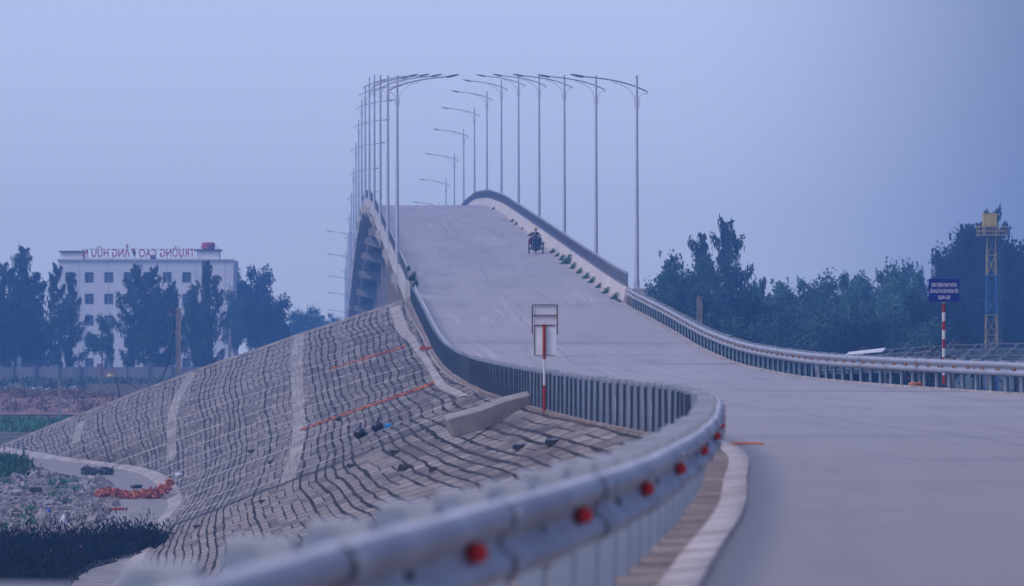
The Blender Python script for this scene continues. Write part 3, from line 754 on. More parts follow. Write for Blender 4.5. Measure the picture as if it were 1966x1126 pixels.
# left: around the building
tree('cas3', 45, 472, 520, 105, 'tallest feathery tree near the left edge, left of the white building', GL)
tree('cas1', 8, 500, 510, 85, 'feathery tree cut by the left edge of the photo, beside the tallest left tree', GL)
tree('br3', 30, 575, 500, 120, 'dark bushy tree at the foot of the tall feathery trees at the far left', GL)
tree('cas2', 113, 500, 510, 62, 'slim feathery tree in front of the left end of the white building', GL)
tree('cas1', 137, 520, 520, 50, 'feathery tree close to the left column of windows of the white building', GL)
tree('cas1', 255, 503, 500, 75, 'feathery tree before the middle of the white building, just left of the blue roof tank', GL)
tree('cas3', 296, 510, 505, 85, 'broad feathery tree just right of centre of the white building', GL)
tree('cas2', 328, 535, 515, 50, 'smaller feathery tree between the broad central one and the utility pole', GL)
tree('cas3', 372, 545, 500, 60, 'low feathery tree directly right of the leaning cable pole', GL)
tree('cas1', 404, 496, 500, 75, 'feathery tree before the right end of the white building', GL)
tree('br4', 197, 600, 495, 62, 'thin sparse small tree in front of the lower left windows of the white building', GL)
tree('br3', 482, 508, 610, 95, 'dark tree rising behind the right corner of the white building', GL)
tree('br3', 515, 563, 560, 95, 'round dense dark tree right of the white building', GL)
tree('br1', 455, 560, 575, 60, 'dark bushy tree touching the right wall of the white building', GL)
tree('br1', 585, 592, 720, 85, 'hazy green tree between the dark round tree and the bridge', 'far trees left of the bridge')
tree('br2', 628, 600, 820, 60, 'palest hazy tree beside the bridge pier row', 'far trees left of the bridge')
tree('br1', 650, 612, 760, 60, 'low hazy tree nearest the left side of the bridge', 'far trees left of the bridge')
tree('br1', 75, 600, 560, 60, 'hazy bush seen between the far left trees and the building', GL)
# right: forest
LR = [('br1', 1236, 548, 380, 60, 'small tree crown just right of the nearest right lamp post'),
 ('br4', 1290, 480, 400, 85, 'loose broadleaf tree left of the tall feathery tree on the right side'),
 ('cas3', 1392, 416, 395, 95, 'tallest feathery tree of the right forest, its spiky tip above all beside it'),
 ('cas1', 1350, 442, 400, 80, 'feathery tree with a thin spike, just left of the tallest spiky one'),
 ('br1', 1322, 500, 385, 90, 'dense broadleaf tree below the feathery pair on the right side'),
 ('br1', 1270, 560, 360, 80, 'low broadleaf tree behind the concrete stub pole'),
 ('br3', 1395, 560, 350, 110, 'dark low tree right of the concrete stub pole'),
 ('br2', 1440, 530, 400, 85, 'light green tree right of the tallest spiky tree'),
 ('cas2', 1462, 528, 405, 45, 'small feathery tree in the dip right of the spiky tree'),
 ('br1', 1490, 560, 360, 110, 'broadleaf tree above the middle of the right guardrail'),
 ('br2', 1510, 530, 410, 75, 'pale green crown in the forest skyline left of the centre of the right forest'),
 ('br1', 1560, 534, 400, 90, 'greyish crown in the middle of the right forest skyline'),
 ('br2', 1612, 520, 405, 80, 'bright green crown in the right forest skyline'),
 ('br1', 1590, 585, 340, 120, 'low front tree of the right forest left of the white roof sheet'),
 ('br2', 1660, 516, 400, 80, 'green crown in the skyline above the white roof sheet'),
 ('br1', 1700, 514, 410, 85, 'crown in the skyline left of the blue sign'),
 ('br4', 1748, 496, 430, 70, 'dark sparse tree top poking above the skyline left of the blue sign'),
 ('br1', 1690, 580, 335, 120, 'front tree above the net shed roof'),
 ('br2', 1735, 520, 390, 80, 'light crown directly left of the blue sign board'),
 ('br4', 1790, 508, 425, 60, 'dark tree top right above the blue sign board'),
 ('br3', 1790, 560, 340, 120, 'dark front tree behind the blue sign board'),
 ('br3', 1895, 425, 400, 120, 'big dark tree behind the yellow water tower'),
 ('cas3', 1908, 398, 405, 115, 'dark spiky tree rising behind the yellow tank'),
 ('br3', 1845, 470, 410, 90, 'dark tree left of the water tower'),
 ('br3', 1955, 455, 395, 100, 'dark tree cut by the right edge of the photo'),
 ('br3', 1870, 560, 370, 130, 'low dark tree left of the foot of the water tower'),
 ('br3', 1950, 560, 372, 120, 'low dark tree right of the foot of the water tower'),
 ('br1', 1440, 610, 330, 110, 'lowest front bush tree above the guardrail right of the stub pole'),
 ('br1', 1320, 600, 335, 90, 'low bush tree behind the guardrail left of the stub pole'),
 ('br1', 1540, 620, 320, 110, 'low bush tree left of the net shed'),
 ('br3', 1640, 615, 310, 110, 'dark bush tree behind the white roof sheet'),
 ('br1', 1760, 620, 315, 110, 'dark bush tree behind the net shed left of the sign post')]
for k in LR: tree(k[0], k[1], k[2], k[3], k[4]*(1.45 if k[0][0] == 'b' else 1.15), k[5], GR)
# small shrub with dark red leaves behind the sign post
sb = empty('shrub', W(1800, 660, 150)); sb.location.z = GZ; a = MB(); b = MB()
for i in range(9):
    e = (random.uniform(-.9, .9), random.uniform(-.4, .4), random.uniform(5.4, 6.9)); a.tube([(0, 0, 0), (e[0]*.3, 0, 3), e], [.05, .03, .01], 4)
    leaf_mesh([(e[0]+random.gauss(0, .22), e[1]+random.gauss(0, .2), e[2]+random.gauss(0, .14)) for _ in range(34)], .06, b)
a.build('stem', 'bark', sb); b.build('leaves', 'red_leaf', sb); tag(sb, 'thin shrub with dark reddish leaves behind the striped sign post', 'shrub')
# weeds along the right parapet
wd0 = None
for i, (d, s) in enumerate([(219, .5), (225.6, .5), (231.6, .42), (237.4, .5), (242.4, .48), (248.6, .45), (254.8, .5), (261.4, .85), (266.3, .48), (271.5, .42), (277, .45), (289.4, .4), (294.8, .35), (305.4, .5), (328, .35), (334.6, .4), (370, .3), (318, .25)]):
    if wd0 is None:
        wd0 = empty('roadside_weed'); m = MB(); leaf_mesh([(q+random.gauss(0, .12), random.gauss(0, .35), max(.02, (q+.35)*random.uniform(0, 1.25))) for q in [random.uniform(-.4, .38) for _ in range(520)]], .085, m, aspect=1.4); m.build('leaves', 'weed_leaf', wd0); o = wd0
    else: o = dup(wd0)
    o.location = (railR(d)-.25, d, roadz(d)+.02); o.scale = (s*.75, s*.7, s*.75*random.uniform(.75, 1.25)); o.rotation_euler = (0, 0, random.uniform(-.4, .4))
    tag(o, '%s weed tuft up from the near end along the foot of the right parapet' % (ordn+['eighteenth'])[i] if i else 'lowest green weed tuft sprouting at the foot of the right parapet', 'weed', 'weed tufts along the right parapet')
for i, (d, s) in enumerate([(233, .6), (240, .8), (252, .5), (300, .35)]):
    o = dup(wd0, (railL(d)+.3, d, roadz(d)+.02), .2, (s*.6, s, s*.7)); tag(o, ['lowest', 'second lowest', 'third lowest', 'highest'][i]+' green weed tuft at the inner foot of the left parapet', 'weed', 'weed tufts along the left parapet')

# ------------------------------------------------------------------ campus building
BD = 600.0; bz = ground_z(0, BD); bx = lambda px: (px-PCX)*BD/F; bzz = lambda py: CZ+(HZ-py)*BD/F
bld = empty('campus_building', (bx(283), BD, bz)); tag(bld, 'white five storey campus building with dark square windows and red roof letters behind feathery trees', 'building')
X0, X1, ZT = bx(112)-bx(283), bx(448)-bx(283), bzz(500)-bz
cols_ = [bx(134+37.4*i)-bx(283) for i in range(8)]; rows_ = [bzz(p)-bz for p in (533, 574.5, 616, 657.5, 698)]
wl = MB(); hw, hh = .66, .76
xe = [X0]+[e for c in cols_ for e in (c-hw, c+hw)]+[X1]; ze = [0.0]+[e for c in reversed(rows_) for e in (c-hh, c+hh)]+[ZT]
for i in range(len(xe)-1):
    for j in range(len(ze)-1):
        if i % 2 == 1 and j % 2 == 1: continue
        wl.add([(xe[i], 0, ze[j]), (xe[i+1], 0, ze[j]), (xe[i+1], 0, ze[j+1]), (xe[i], 0, ze[j+1])], [(0, 1, 2, 3)])
for c in cols_:
    for z in rows_:
        a, b, e, f = c-hw, c+hw, z-hh, z+hh
        wl.add([(a, 0, e), (b, 0, e), (b, 0, f), (a, 0, f), (a, .35, e), (b, .35, e), (b, .35, f), (a, .35, f)], [(0, 4, 5, 1), (1, 5, 6, 2), (2, 6, 7, 3), (3, 7, 4, 0)])
wl.add([(X0, 0, 0), (X1, 0, 0), (X1, 0, ZT), (X0, 0, ZT), (X0, 11, 0), (X1, 11, 0), (X1, 11, ZT), (X0, 11, ZT)], [(1, 5, 6, 2), (5, 4, 7, 6), (4, 0, 3, 7), (3, 2, 6, 7)])
wl.build('wall', 'building_white', bld)
pp = MB(); pp.box(((X0+X1)/2, -.06, ZT+.03), (X1-X0+.3, .36, .22))
for i in range(6): pp.box((X0+3+i*4.2, -.02, ZT/2), (.06, .03, ZT-.3))
pp.build('cornice', 'building_trim', bld)
w0 = None
for iz, z in enumerate(rows_):
    for ix, c in enumerate(cols_):
        if w0 is None:
            m = MB(); m.box((0, 0, 0), (2*hw, .04, 2*hh)); w0 = m.build('window', 'window_dark', bld)
            f = MB(); f.box((0, -.05, .32), (2*hw, .05, .07)); f.box((0, -.05, -.2), (.06, .05, 1.1)); f.box((.36, -.05, -.2), (.05, .05, 1.1)); f.box((0, -.05, hh-.04), (2*hw, .06, .07)); f.box((-hw+.04, -.05, 0), (.07, .06, 2*hh)); f.box((hw-.04, -.05, 0), (.07, .06, 2*hh))
            f.build('window_frame', 'window_frame_paint', w0); o = w0
        else: o = dup(w0, parent=bld)
        o.location = (c, .33, z)
for (a, b_, t) in ((bx(113)-bx(283), bx(160)-bx(283), bzz(485)-bz), (bx(375)-bx(283), bx(421)-bx(283), bzz(482)-bz)):
    m = MB(); m.box(((a+b_)/2, 3.0, (ZT+t)/2), (b_-a-.3, 4, t-ZT)); m.build('stair_tower', 'building_white', bld)
    m = MB(); m.box(((a+b_)/2, 3.0, t+.12), (b_-a+.2, 4.6, .24)); m.build('tower_roof', 'roof_slab', bld)
ac = MB(); ac.box((bx(156)-bx(283), -.3, bzz(645)-bz), (.75, .45, .55)); ac.build('air_conditioner', 'building_trim', bld)
sf = MB(); za, zb = bzz(496)-bz, bzz(479)-bz
for z in (za, zb): sf.box(((bx(160)+bx(375))/2-bx(283), .5, z), (bx(375)-bx(160), .05, .05))
for i in range(9): sf.box((bx(162+26.4*i)-bx(283), .5, (ZT+zb)/2), (.05, .05, zb-ZT))
sf.build('sign_frame', 'truss_grey', bld)
def text_mesh(txt, size, mat, parent, name, loc, rot, ext=.02, width=None, bold=.02):
    c = bpy.data.curves.new(name, 'FONT'); c.body = txt; c.size = size; c.extrude = ext; c.align_x = 'CENTER'; c.align_y = 'CENTER'; c.space_character = 1.05; c.offset = bold*size
    o = bpy.data.objects.new(name, c); COL.objects.link(o)
    bpy.context.view_layer.update(); dg = bpy.context.evaluated_depsgraph_get()
    me = bpy.data.meshes.new_from_object(o.evaluated_get(dg)); bpy.data.objects.remove(o); me.materials.clear(); me.materials.append(MATS[mat])
    if width:
        xs = [v.co.x for v in me.vertices]; k = width/(max(xs)-min(xs)); cx = (max(xs)+min(xs))/2
        for v in me.vertices: v.co.x = (v.co.x-cx)*k
    m = bpy.data.objects.new(name, me); COL.objects.link(m); m.parent = parent; m.location = loc; m.rotation_euler = rot; return m
text_mesh('TRƯỜNG CAO ĐẲNG HỮU N', 1.62, 'letter_red', bld, 'roof_lettering', ((bx(158)+bx(373))/2-bx(283), .42, (za+zb)/2+.05), (PI/2, 0, PI), .05, bx(373)-bx(158))
wt1 = empty('water_tank', (bx(397), BD+3, bzz(480)))
m = MB(); m.tube([(0, 0, .1), (0, 0, .2), (0, 0, .95), (0, 0, 1.12)], [.9, .98, .98, .8], 16); m.build('tank_body', 'tank_red', wt1, smooth=False)
m = MB(); m.box((0, 0, .04), (1.7, 1.7, .08)); 
for a in (-1, 1): m.tube([(a*1.6, 0, 0), (a*.9, 0, .7)], .03, 4)
m.build('tank_stand', 'truss_grey', wt1); tag(wt1, 'round red water tank on the right stair tower roof of the white building', 'water tank')
wt2 = empty('water_tank', (bx(293), BD+.9, bzz(500)+.14)); m = MB(); m.tube([(-.4, 0, .32), (-.34, 0, .32), (.34, 0, .32), (.4, 0, .32)], [.2, .31, .31, .2], 12); m.build('tank_body', 'tank_blue', wt2); m = MB(); m.box((-.25, 0, .03), (.08, .5, .08)); m.box((.25, 0, .03), (.08, .5, .08)); m.build('tank_stand', 'truss_grey', wt2)
tag(wt2, 'small blue water tank on the roof edge below the red letters', 'water tank')

# campus wall
cw = empty('boundary_wall', (0, 480, ground_z(0, 480))); tag(cw, 'stained grey boundary wall in front of the white building', 'wall')
m = MB(); xa, xb = (-40-PCX)*480/F, (470-PCX)*480/F
m.box(((xa+xb)/2, 0, .9), (xb-xa, .22, 1.8)); m.build('wall_panel', 'wall_render', cw)
for i in range(13): 
    m = MB(); m.box((xa+1.2+i*2.6, -.13, .95), (.34, .34, 1.95)); m.box((xa+1.2+i*2.6, -.13, 1.97), (.44, .44, .1)); m.build('wall_pillar', 'wall_render', cw)
gp = empty('gate_wall', ((207-PCX)*470/F, 470, ground_z(0, 470))); m = MB(); m.box((0, 0, .8), (2.2, .25, 1.6)); m.build('wall_panel', 'wall_pink', gp); m = MB(); m.box((-.95, -.03, 1.0), (.45, .45, 2.3)); m.box((-.95, -.03, 2.2), (.6, .6, .12)); m.build('wall_pillar', 'wall_pink', gp); tag(gp, 'pinkish low wall and pillar in front of the grey boundary wall', 'wall')
cb = MB(); c = W(250, 758, 372)
cb.box((0, 0, 1.0), (5.4, .3, 2.6)); cb.box((-2.6, 1.2, 1.0), (.3, 2.4, 2.6)); o = cb.build('concrete_wall', 'concrete', None, loc=(c.x+1.0, 372, GZ)); o.location.x = (225-PCX)*372/F
tag(o, 'low grey concrete wall between the brown earth bank and the paved slope', 'wall')
# brown bank, far grass, litter
bk = MB(); nx, ny = 70, 12; 
for j in range(ny):
    for i in range(nx):
        x = -62+i*.62; t = j/(ny-1); y = 344+t*42; z = ground_z(x, y)+.12+.75*math.sin(PI*min(t*1.3, 1))*.6+random.uniform(-.12, .12)*(1 if 0 < j < ny-1 else 0)
        bk.v.append((x, y, z))
bk.f = [(j*nx+i, j*nx+i+1, (j+1)*nx+i+1, (j+1)*nx+i) for j in range(ny-1) for i in range(nx-1)]
tag(bk.build('earth_bank', 'bank_earth'), kind='structure')

fg = MB(); fg.add([(-70, 390, GZ+1.2), (-15, 390, GZ+1.2), (-15, 479, GZ+1.06), (-70, 479, GZ+1.06)], [(0, 1, 2, 3)]); tag(fg.build('field', 'grass_far'), kind='structure')
lt = MB()
for _ in range(420):
    d = random.triangular(392, 446, 396); px = random.gauss(190, 60) if random.random() < .6 else random.uniform(0, 330); x = (px-PCX)*d/F
    s = random.uniform(.05, .20)*random.uniform(.5, 1.3); z0 = GZ+1.25
    M_ = Matrix.Rotation(random.uniform(-.5, .5), 3, 'X') @ Matrix.Rotation(random.uniform(0, 3), 3, 'Z') @ Matrix.Rotation(random.uniform(-.4, .4), 3, 'Y')
    lt.box((x, d, z0+s*.3), (s*1.6, s, s*.35), M=M_)
o = lt.build('litter', 'white_plastic'); tag(o, 'scattered white rubbish on the field in front of the boundary wall', 'litter', kind='stuff')
def tufts(name, pts, size, n, mat, label, kind='stuff', hgt=.3, cat='grass'):
    m = MB()
    for (x, y, z, s) in pts:
        leaf_mesh([(x+random.gauss(0, s*.5), y+random.gauss(0, s*.7), z+abs(random.gauss(0, hgt*s))) for _ in range(n)], size, m, droop=-1.0, aspect=1.8)
    o = m.build(name, mat); tag(o, label, cat, kind=kind); return o
tufts('grass', [(*((W(px, 700, d)).xy), GZ+1.2, 1.4) for px, d in [(random.uniform(-10, 420), random.uniform(425, 474)) for _ in range(90)]], .28, 26, 'grass_far', 'rough pale grass along the foot of the boundary wall', hgt=.14)
tufts('grass', [(*(W(px, 700, d).xy), GZ+.02, 1.5) for px, d in [(random.uniform(-30, 150), random.uniform(292, 326)) for _ in range(110)]], .13, 40, 'grass_bright', 'bright green grass below the brown earth bank', hgt=.10)
tufts('grass', [(*(W(px, 700, d).xy), GZ, 1.0) for px, d in [(random.uniform(-20, 30), random.uniform(200, 226)) for _ in range(26)]], .10, 110, 'grass_green', 'green grass clump at the left edge beside the toe of the paved slope', hgt=.24)
tufts('dry_grass', [(*(W(px, 700, d).xy), ground_z(0, d)+.35, .8) for px, d in [(random.uniform(-30, 240), random.uniform(346, 386)) for _ in range(150)]], .16, 16, 'bank_earth', 'dry brown grass and twigs on the earth bank', hgt=.2, cat='dry grass')
tufts('brush', [(*(W(px, 700, d).xy), ground_z(0, d)+.3, .5) for px, d in [(random.uniform(-30, 330), random.uniform(350, 420)) for _ in range(60)]], .12, 14, 'dark_debris', 'dark brush scattered over the bank and the field', hgt=.3, cat='brush')
# rubble ground to the left of the drain
rb = MB()
for _ in range(9000):
    d = 118+97*random.random()**.9; edge = toe_x(d)-2.5-random.random()**1.3*9 if d < 200 else toe_x(d)-4.5-random.random()*7
    s = random.uniform(.03, .11)*(2.4 if random.random() < .04 else 1)
    M_ = Matrix.Rotation(random.uniform(0, 3), 3, 'Z') @ Matrix.Rotation(random.uniform(-.7, .7), 3, 'X') @ Matrix.Rotation(random.uniform(-.7, .7), 3, 'Y')
    rb.box((edge, d, GZ+.02+random.uniform(0, .06)), (s*random.uniform(1, 2.6), s*random.uniform(1, 2.6), s*random.uniform(.6, 1.5)), M=M_)
tag(rb.build('rubble', 'stone_mix'), 'grey broken stone rubble beside the concrete drain floor', 'rubble', kind='stuff')
rg = MB(); rg.add([(toe_x(d)-o_, d, GZ+.03) for d in range(112, 224, 8) for o_ in (16, 2.55 if d < 200 else 4.4)], [(2*i, 2*i+1, 2*i+3, 2*i+2) for i in range(13)]); tag(rg.build('gravel_bed', 'stone_mix'), kind='structure')
# dark scrub in the bottom left corner
sc = []
for _ in range(560):
    d = random.uniform(108, 139); x = random.uniform(-18.5, -12.1 if d > 130 else -13.1)
    if random.random() < .22: d = random.uniform(133, 139.5); x = random.uniform(-13.5, -11.5)
    sc.append((x, d, GZ, random.uniform(.25, .8)))
tufts('scrub', sc, .05, 170, 'grass_dark', 'dark scrub in the bottom left corner', hgt=.5, cat='scrub')
bg_ = MB(); n_ = 26; bg_.add([(-15.6+3.4*math.cos(2*PI*i/n_)*random.uniform(.85, 1.12), 122+15.5*math.sin(2*PI*i/n_)*random.uniform(.9, 1.08), GZ+.075) for i in range(n_)]+[(-15.6, 122, GZ+.08)], [(i, (i+1) % n_, n_) for i in range(n_)]); tag(bg_.build('dark_ground', 'grass_dark'), kind='structure')  # near-black ground patch under the scrub
tufts('weeds', [(toe_x(d)-random.uniform(4, 9), d, GZ+.05, .5) for d in [random.uniform(150, 200) for _ in range(16)]], .07, 50, 'weed_leaf', 'small green weeds among the rubble', hgt=.25, cat='weeds')

# ------------------------------------------------------------------ things lying about
def on_slope(px, py):
    "nearest (u, v) of the slope surface to a photo position"
    best = None
    for v in np.arange(20, 228, 2.0):
        L = slope_len(v)
        for i in range(61):
            p = slope_pt(L*i/60, v); e = (PCX+F*p.x/p.y-px)**2+(HZ-F*(p.z-CZ)/p.y-py)**2
            if best is None or e < best[0]: best = (e, p)
    return best[1]
def on_flat(px, py, z=GZ+.05):
    d = (CZ-z)*F/(py-HZ); return Vector(((px-PCX)*d/F, d, z))
def bag(px, py, sz, mat, label, ground='slope', name='rubbish_bag', knot=True, cat='bag', flat=1.0):
    p = on_slope(px, py) if ground == 'slope' else on_flat(px, py)
    m = MB(); m.ball((0, 0, sz*.42*flat), (sz*.6, sz*.5, sz*.45*flat), 12, 8, .10)
    if knot: m.tube([(sz*.1, 0, sz*.7), (sz*.15, 0, sz*1.0), (sz*.3, 0, sz*1.15)], [sz*.22, sz*.06, sz*.13], 7)
    o = m.build(name, mat, None, smooth=True, loc=p); o.rotation_euler = (0, 0, random.uniform(0, 3)); tag(o, label, cat); return o
bag(693, 842, .40, 'black_plastic', 'round black rubbish bag on the paved slope below the orange rubble line')
bag(727, 828, .36, 'black_plastic', 'black rubbish bag with a blue scrap beside it, right of the round bag')
bag(651, 805, .2, 'black_plastic', 'small black bag alone on the slope above the two larger bags')
def rag(px, py, wx, wy, mat, label, ground='slope', name='rag', th=.05, rz=0, cat='scrap'):
    p = on_slope(px, py) if ground == 'slope' else on_flat(px, py)
    wx *= .75; wy *= .6; th *= .35; m = MB(); n = 9; top = []; bot = []
    for i in range(n):
        for j in range(4):
            x = (i/(n-1)-.5)*wx; y = (j/3-.5)*wy*(1-.5*abs(i/(n-1)-.5)); q = th*(.5+random.random())*(1 if 0 < i < n-1 and 0 < j < 3 else .3)
            top.append((x, y, q+.06)); bot.append((x, y, -.03))
    F_ = [(i*4+j, (i+1)*4+j, (i+1)*4+j+1, i*4+j+1) for i in range(n-1) for j in range(3)]
    m.add(top+bot, F_+[tuple(k+n*4 for k in reversed(f)) for f in F_]+[(i*4, i*4+n*4, (i+1)*4+n*4, (i+1)*4) for i in range(n-1)]+[(i*4+3, (i+1)*4+3, (i+1)*4+3+n*4, i*4+3+n*4) for i in range(n-1)]+[(j, j+1, j+1+n*4, j+n*4) for j in range(3)]+[((n-1)*4+j+1, (n-1)*4+j, (n-1)*4+j+n*4, (n-1)*4+j+1+n*4) for j in range(3)])
    o = m.build(name, mat, None, loc=p); o.rotation_euler = (0, 0.0, rz); tag(o, label, cat); return o
rag(745, 823, .35, .3, 'blue_plastic', 'bright blue plastic scrap next to the black bag', th=.1, name='plastic_scrap')
rag(345, 915, .5, .4, 'white_plastic', 'crumpled white plastic sheet on the lower paved slope', th=.18, name='plastic_sheet')
rag(298, 926, .7, .3, 'white_plastic', 'thin white plastic strip at the toe of the paved slope', th=.08, rz=.5, name='plastic_strip')
rag(487, 866, .45, .5, 'dark_debris', 'dark torn cloth on the left half of the paved slope', th=.14, rz=.4)
rag(517, 889, .3, .5, 'dark_debris', 'short dark slat below the torn cloth on the slope', th=.08, name='plank')
rag(760, 870, .42, .6, 'dark_debris', 'dark plank below the fallen concrete block', th=.09, rz=.3, name='plank')
rag(673, 902, .35, .6, 'dark_debris', 'dark plank at the seam of the paved slope', th=.09, rz=.3, name='plank')
rag(1062, 848, .42, .8, 'black_plastic', 'flat black sheet on the dirty slope right of the block', th=.1, name='plastic_sheet')
rag(1003, 862, .40, .8, 'black_plastic', 'black wet patch of sheeting left of the flat black sheet', th=.1, name='plastic_sheet')
rag(833, 905, .25, .4, 'dark_debris', 'small black scrap on the near slope', th=.1, name='plastic_scrap')
rag(780, 908, .5, .4, 'dark_debris', 'pointed black scrap pair on the near slope', th=.15, name='plastic_scrap')
bag(500, 966, .24, 'dark_debris', 'dark lump of sod on the seam of the slope, left end', knot=False, name='sod_lump', cat='sod', flat=.35)
bag(380, 1010, .30, 'dark_debris', 'long dark sod lump near the toe of the slope', knot=False, name='sod_lump', cat='sod', flat=.35)
bag(262, 938, .5, 'black_plastic', 'flattened black bag on the drain floor behind the orange debris', 'flat', knot=False, flat=.45)
bag(157, 1066, .33, 'pink_plastic', 'pink plastic bag in the dark scrub', 'flat')
bag(171, 1000, .13, 'orange_plaster', 'small orange ball on the drain floor', 'flat', name='ball', knot=False, cat='ball')
bag(93, 986, .2, 'tank_blue', 'small blue bag on the rubble', 'flat')
m = MB(); m.tube([(0, 0, 0), (.02, 0, .28), (-.02, 0, .33)], [.15, .08, .05], 10); m.box((0, 0, .015), (.36, .3, .03)); o = m.build('traffic_cone', 'white_plastic', None, loc=on_flat(122, 1006)); tag(o, 'small white cone standing on the rubble', 'cone')
def crate(px, py, sz, mat, label):
    p = on_flat(px, py); m = MB()
    m.box((0, 0, sz[2]*.08), (sz[0], sz[1], sz[2]*.12))
    for k in range(4): m.box((0, -sz[1]/2, sz[2]*(.2+.24*k)), (sz[0], .03, sz[2]*.17)); m.box((0, sz[1]/2, sz[2]*(.2+.24*k)), (sz[0], .03, sz[2]*.17))
    for s in (-1, 1): m.box((s*sz[0]/2, 0, sz[2]*.5), (.03, sz[1]+.03, sz[2]))
    o = m.build('crate', mat, None, loc=p); tag(o, label, 'crate')
crate(69, 948, (.48, .4, .26), 'dark_debris', 'dark box on the rubble left of the drain')
crate(37, 897, (.65, .5, .26), 'rust', 'brown dark box behind the green grass at the left edge')
# orange debris piles
def pile(name, px0, px1, py, hgt, n, mats, label):
    m = MB(); fm = []
    for _ in range(n):
        t = random.random(); px = px0+(px1-px0)*t; p = on_flat(px, py+random.uniform(-5, 4)); hump = .35+.65*abs(math.sin(t*5.2+.6))
        if px > 300: p.z += (px-300)*.016
        s = random.uniform(.06, .22); M_ = Matrix.Rotation(random.uniform(-1.1, 1.1), 3, 'Y') @ Matrix.Rotation(random.uniform(0, 3), 3, 'Z')
        k = len(m.f); m.box((p.x, p.y, p.z+random.random()*hgt*hump), (s*1.6, s, s*.4), M=M_); fm += [random.choice(range(len(mats)))]*6
    o = m.build(name, mats); o.data.polygons.foreach_set('material_index', fm); tag(o, label, 'rubble', kind='stuff')
pile('brick_rubble', 186, 330, 955, .30, 380, ['brick_red', 'orange_plaster', 'brick_red'], 'heap of broken red and orange brick across the drain floor')
m = MB(); m.box((0, 0, .05), (.55, .16, .1)); m.box((.1, .1, .04), (.3, .12, .08)); o = m.build('brick_fragment', 'brick_red', None, loc=on_flat(227, 980)); tag(o, 'red brick fragment alone on the drain floor', 'brick')
pile('dry_branches', 158, 215, 909, .2, 200, ['dark_debris', 'black_plastic'], 'dark heap of dry branches on the far drain floor')
def streak(v, u0, u1, n, label, px=None):
    m = MB(); fm = []
    for _ in range(n):
        u = random.uniform(u0, u1) if random.random() < .75 else random.uniform(u0, u1*.6); p = slope_pt(u, v+random.gauss(0, .35)); s = random.uniform(.02, .075)
        m.ball((p.x, p.y, p.z+.02), (s, s*1.4, s*.7), 5, 3, .3); fm += [random.choice((0, 0, 1))]*(5*3)
    o = m.build('brick_rubble', ['orange_plaster', 'brick_red']); fm = (fm+[0]*len(o.data.polygons))[:len(o.data.polygons)]; o.data.polygons.foreach_set('material_index', fm); tag(o, label, 'rubble', kind='stuff')
streak(136, .6, 6.2, 420, 'line of crumbled orange brick down the middle of the paved slope')
streak(176, .8, 4.6, 150, 'short line of orange brick crumbs high on the paved slope')
rag(822, 668, .8, 1.0, 'brick_red', 'broken red brick heap beside the guardrail high on the slope', th=.15, name='brick_heap')
rag(1415, 853, .95, 1.6, 'orange_plaster', 'orange brick dust streak on the road right of the bend', 'flat', name='brick_dust', th=.0, cat='dust')
o = bpy.data.objects['brick_dust']; o.location = (1415-PCX)*63/F, 63, roadz(63)-.035; o.scale = (1.1, 1.3, .8)
rag(1748, 744, .5, .5, 'orange_plaster', 'pale orange stone lying by the right kerb', 'flat', name='stone', th=.12, cat='stone'); bpy.data.objects['stone'].location = ((1748-PCX)*121/F, 119.5, roadz(121)+.02)
# fallen concrete block
blk = MB(); pa, pb = on_slope(876, 824), on_slope(1022, 788)
mid = (pa+pb)/2; dv = (pb-pa); ln = 1.95; 
blk.v = []; 
prof = [(-.30, 0), (.30, 0), (.27, .37), (-.20, .42)]
rings = [[(x, y, z+.02*math.sin(x*5)) for y, z in prof] for x in (-ln/2, -ln/2+.05, -.2, .38, ln/2-.04, ln/2)]
for k, q in enumerate(rings): rings[k] = [(x, y+(.06 if k in (0, 5) else 0), z*(.92 if k in (0, 5) else 1)) for x, y, z in q]
blk.loft(rings, cap=True)
o = blk.build('concrete_block', 'concrete', None, loc=W(944, 810, 92)); o.rotation_euler = (.30, -.30, .12)
tag(o, 'long fallen concrete block lying tilted on the slope in front of the guardrail', 'concrete block')
bv = o.modifiers.new('bevel', 'BEVEL'); bv.width = .025; bv.segments = 2

# ------------------------------------------------------------------ signs
SD = 130.0; px_x = lambda p, d: (p-PCX)*d/F
sg = empty('road_sign', (px_x(1812, SD), SD, roadz(SD)-.1)); tag(sg, 'blue notice board with white text on a red and white striped post', 'sign')
base = sg.location.z; zt = CZ+(HZ-536)*SD/F-base; zb = CZ+(HZ-580)*SD/F-base
m = MB(); seg = (zb-.05)/9; 
for k in range(0, 9, 2): m.tube([(0, 0, k*seg), (0, 0, (k+1)*seg)], .055, 10)
m.build('post', 'red_paint', sg)
m = MB()
for k in range(1, 9, 2): m.tube([(0, 0, k*seg), (0, 0, (k+1)*seg)], .055, 10)
m.tube([(0, 0, 9*seg), (0, .0, zt-.1)], .05, 8); m.build('post_stripe', 'white_paint', sg)
m = MB(); m.box((0, -.09, (zt+zb)/2), (.95, .02, zt-zb)); bd = m.build('board', 'sign_blue', sg)
for t, zz, wdt in (('CÔNG TRƯỜNG ĐANG THI CÔNG', .73, .80), ('CẤM NGƯỜI VÀ CÁC PHƯƠNG TIỆN', .46, .88), ('QUA LẠI', .19, .36)):
    text_mesh(t, .15, 'white_paint', bd, 'lettering', (0, -.103, zb+(zt-zb)*zz), (PI/2, 0, 0), .001, wdt, .03)
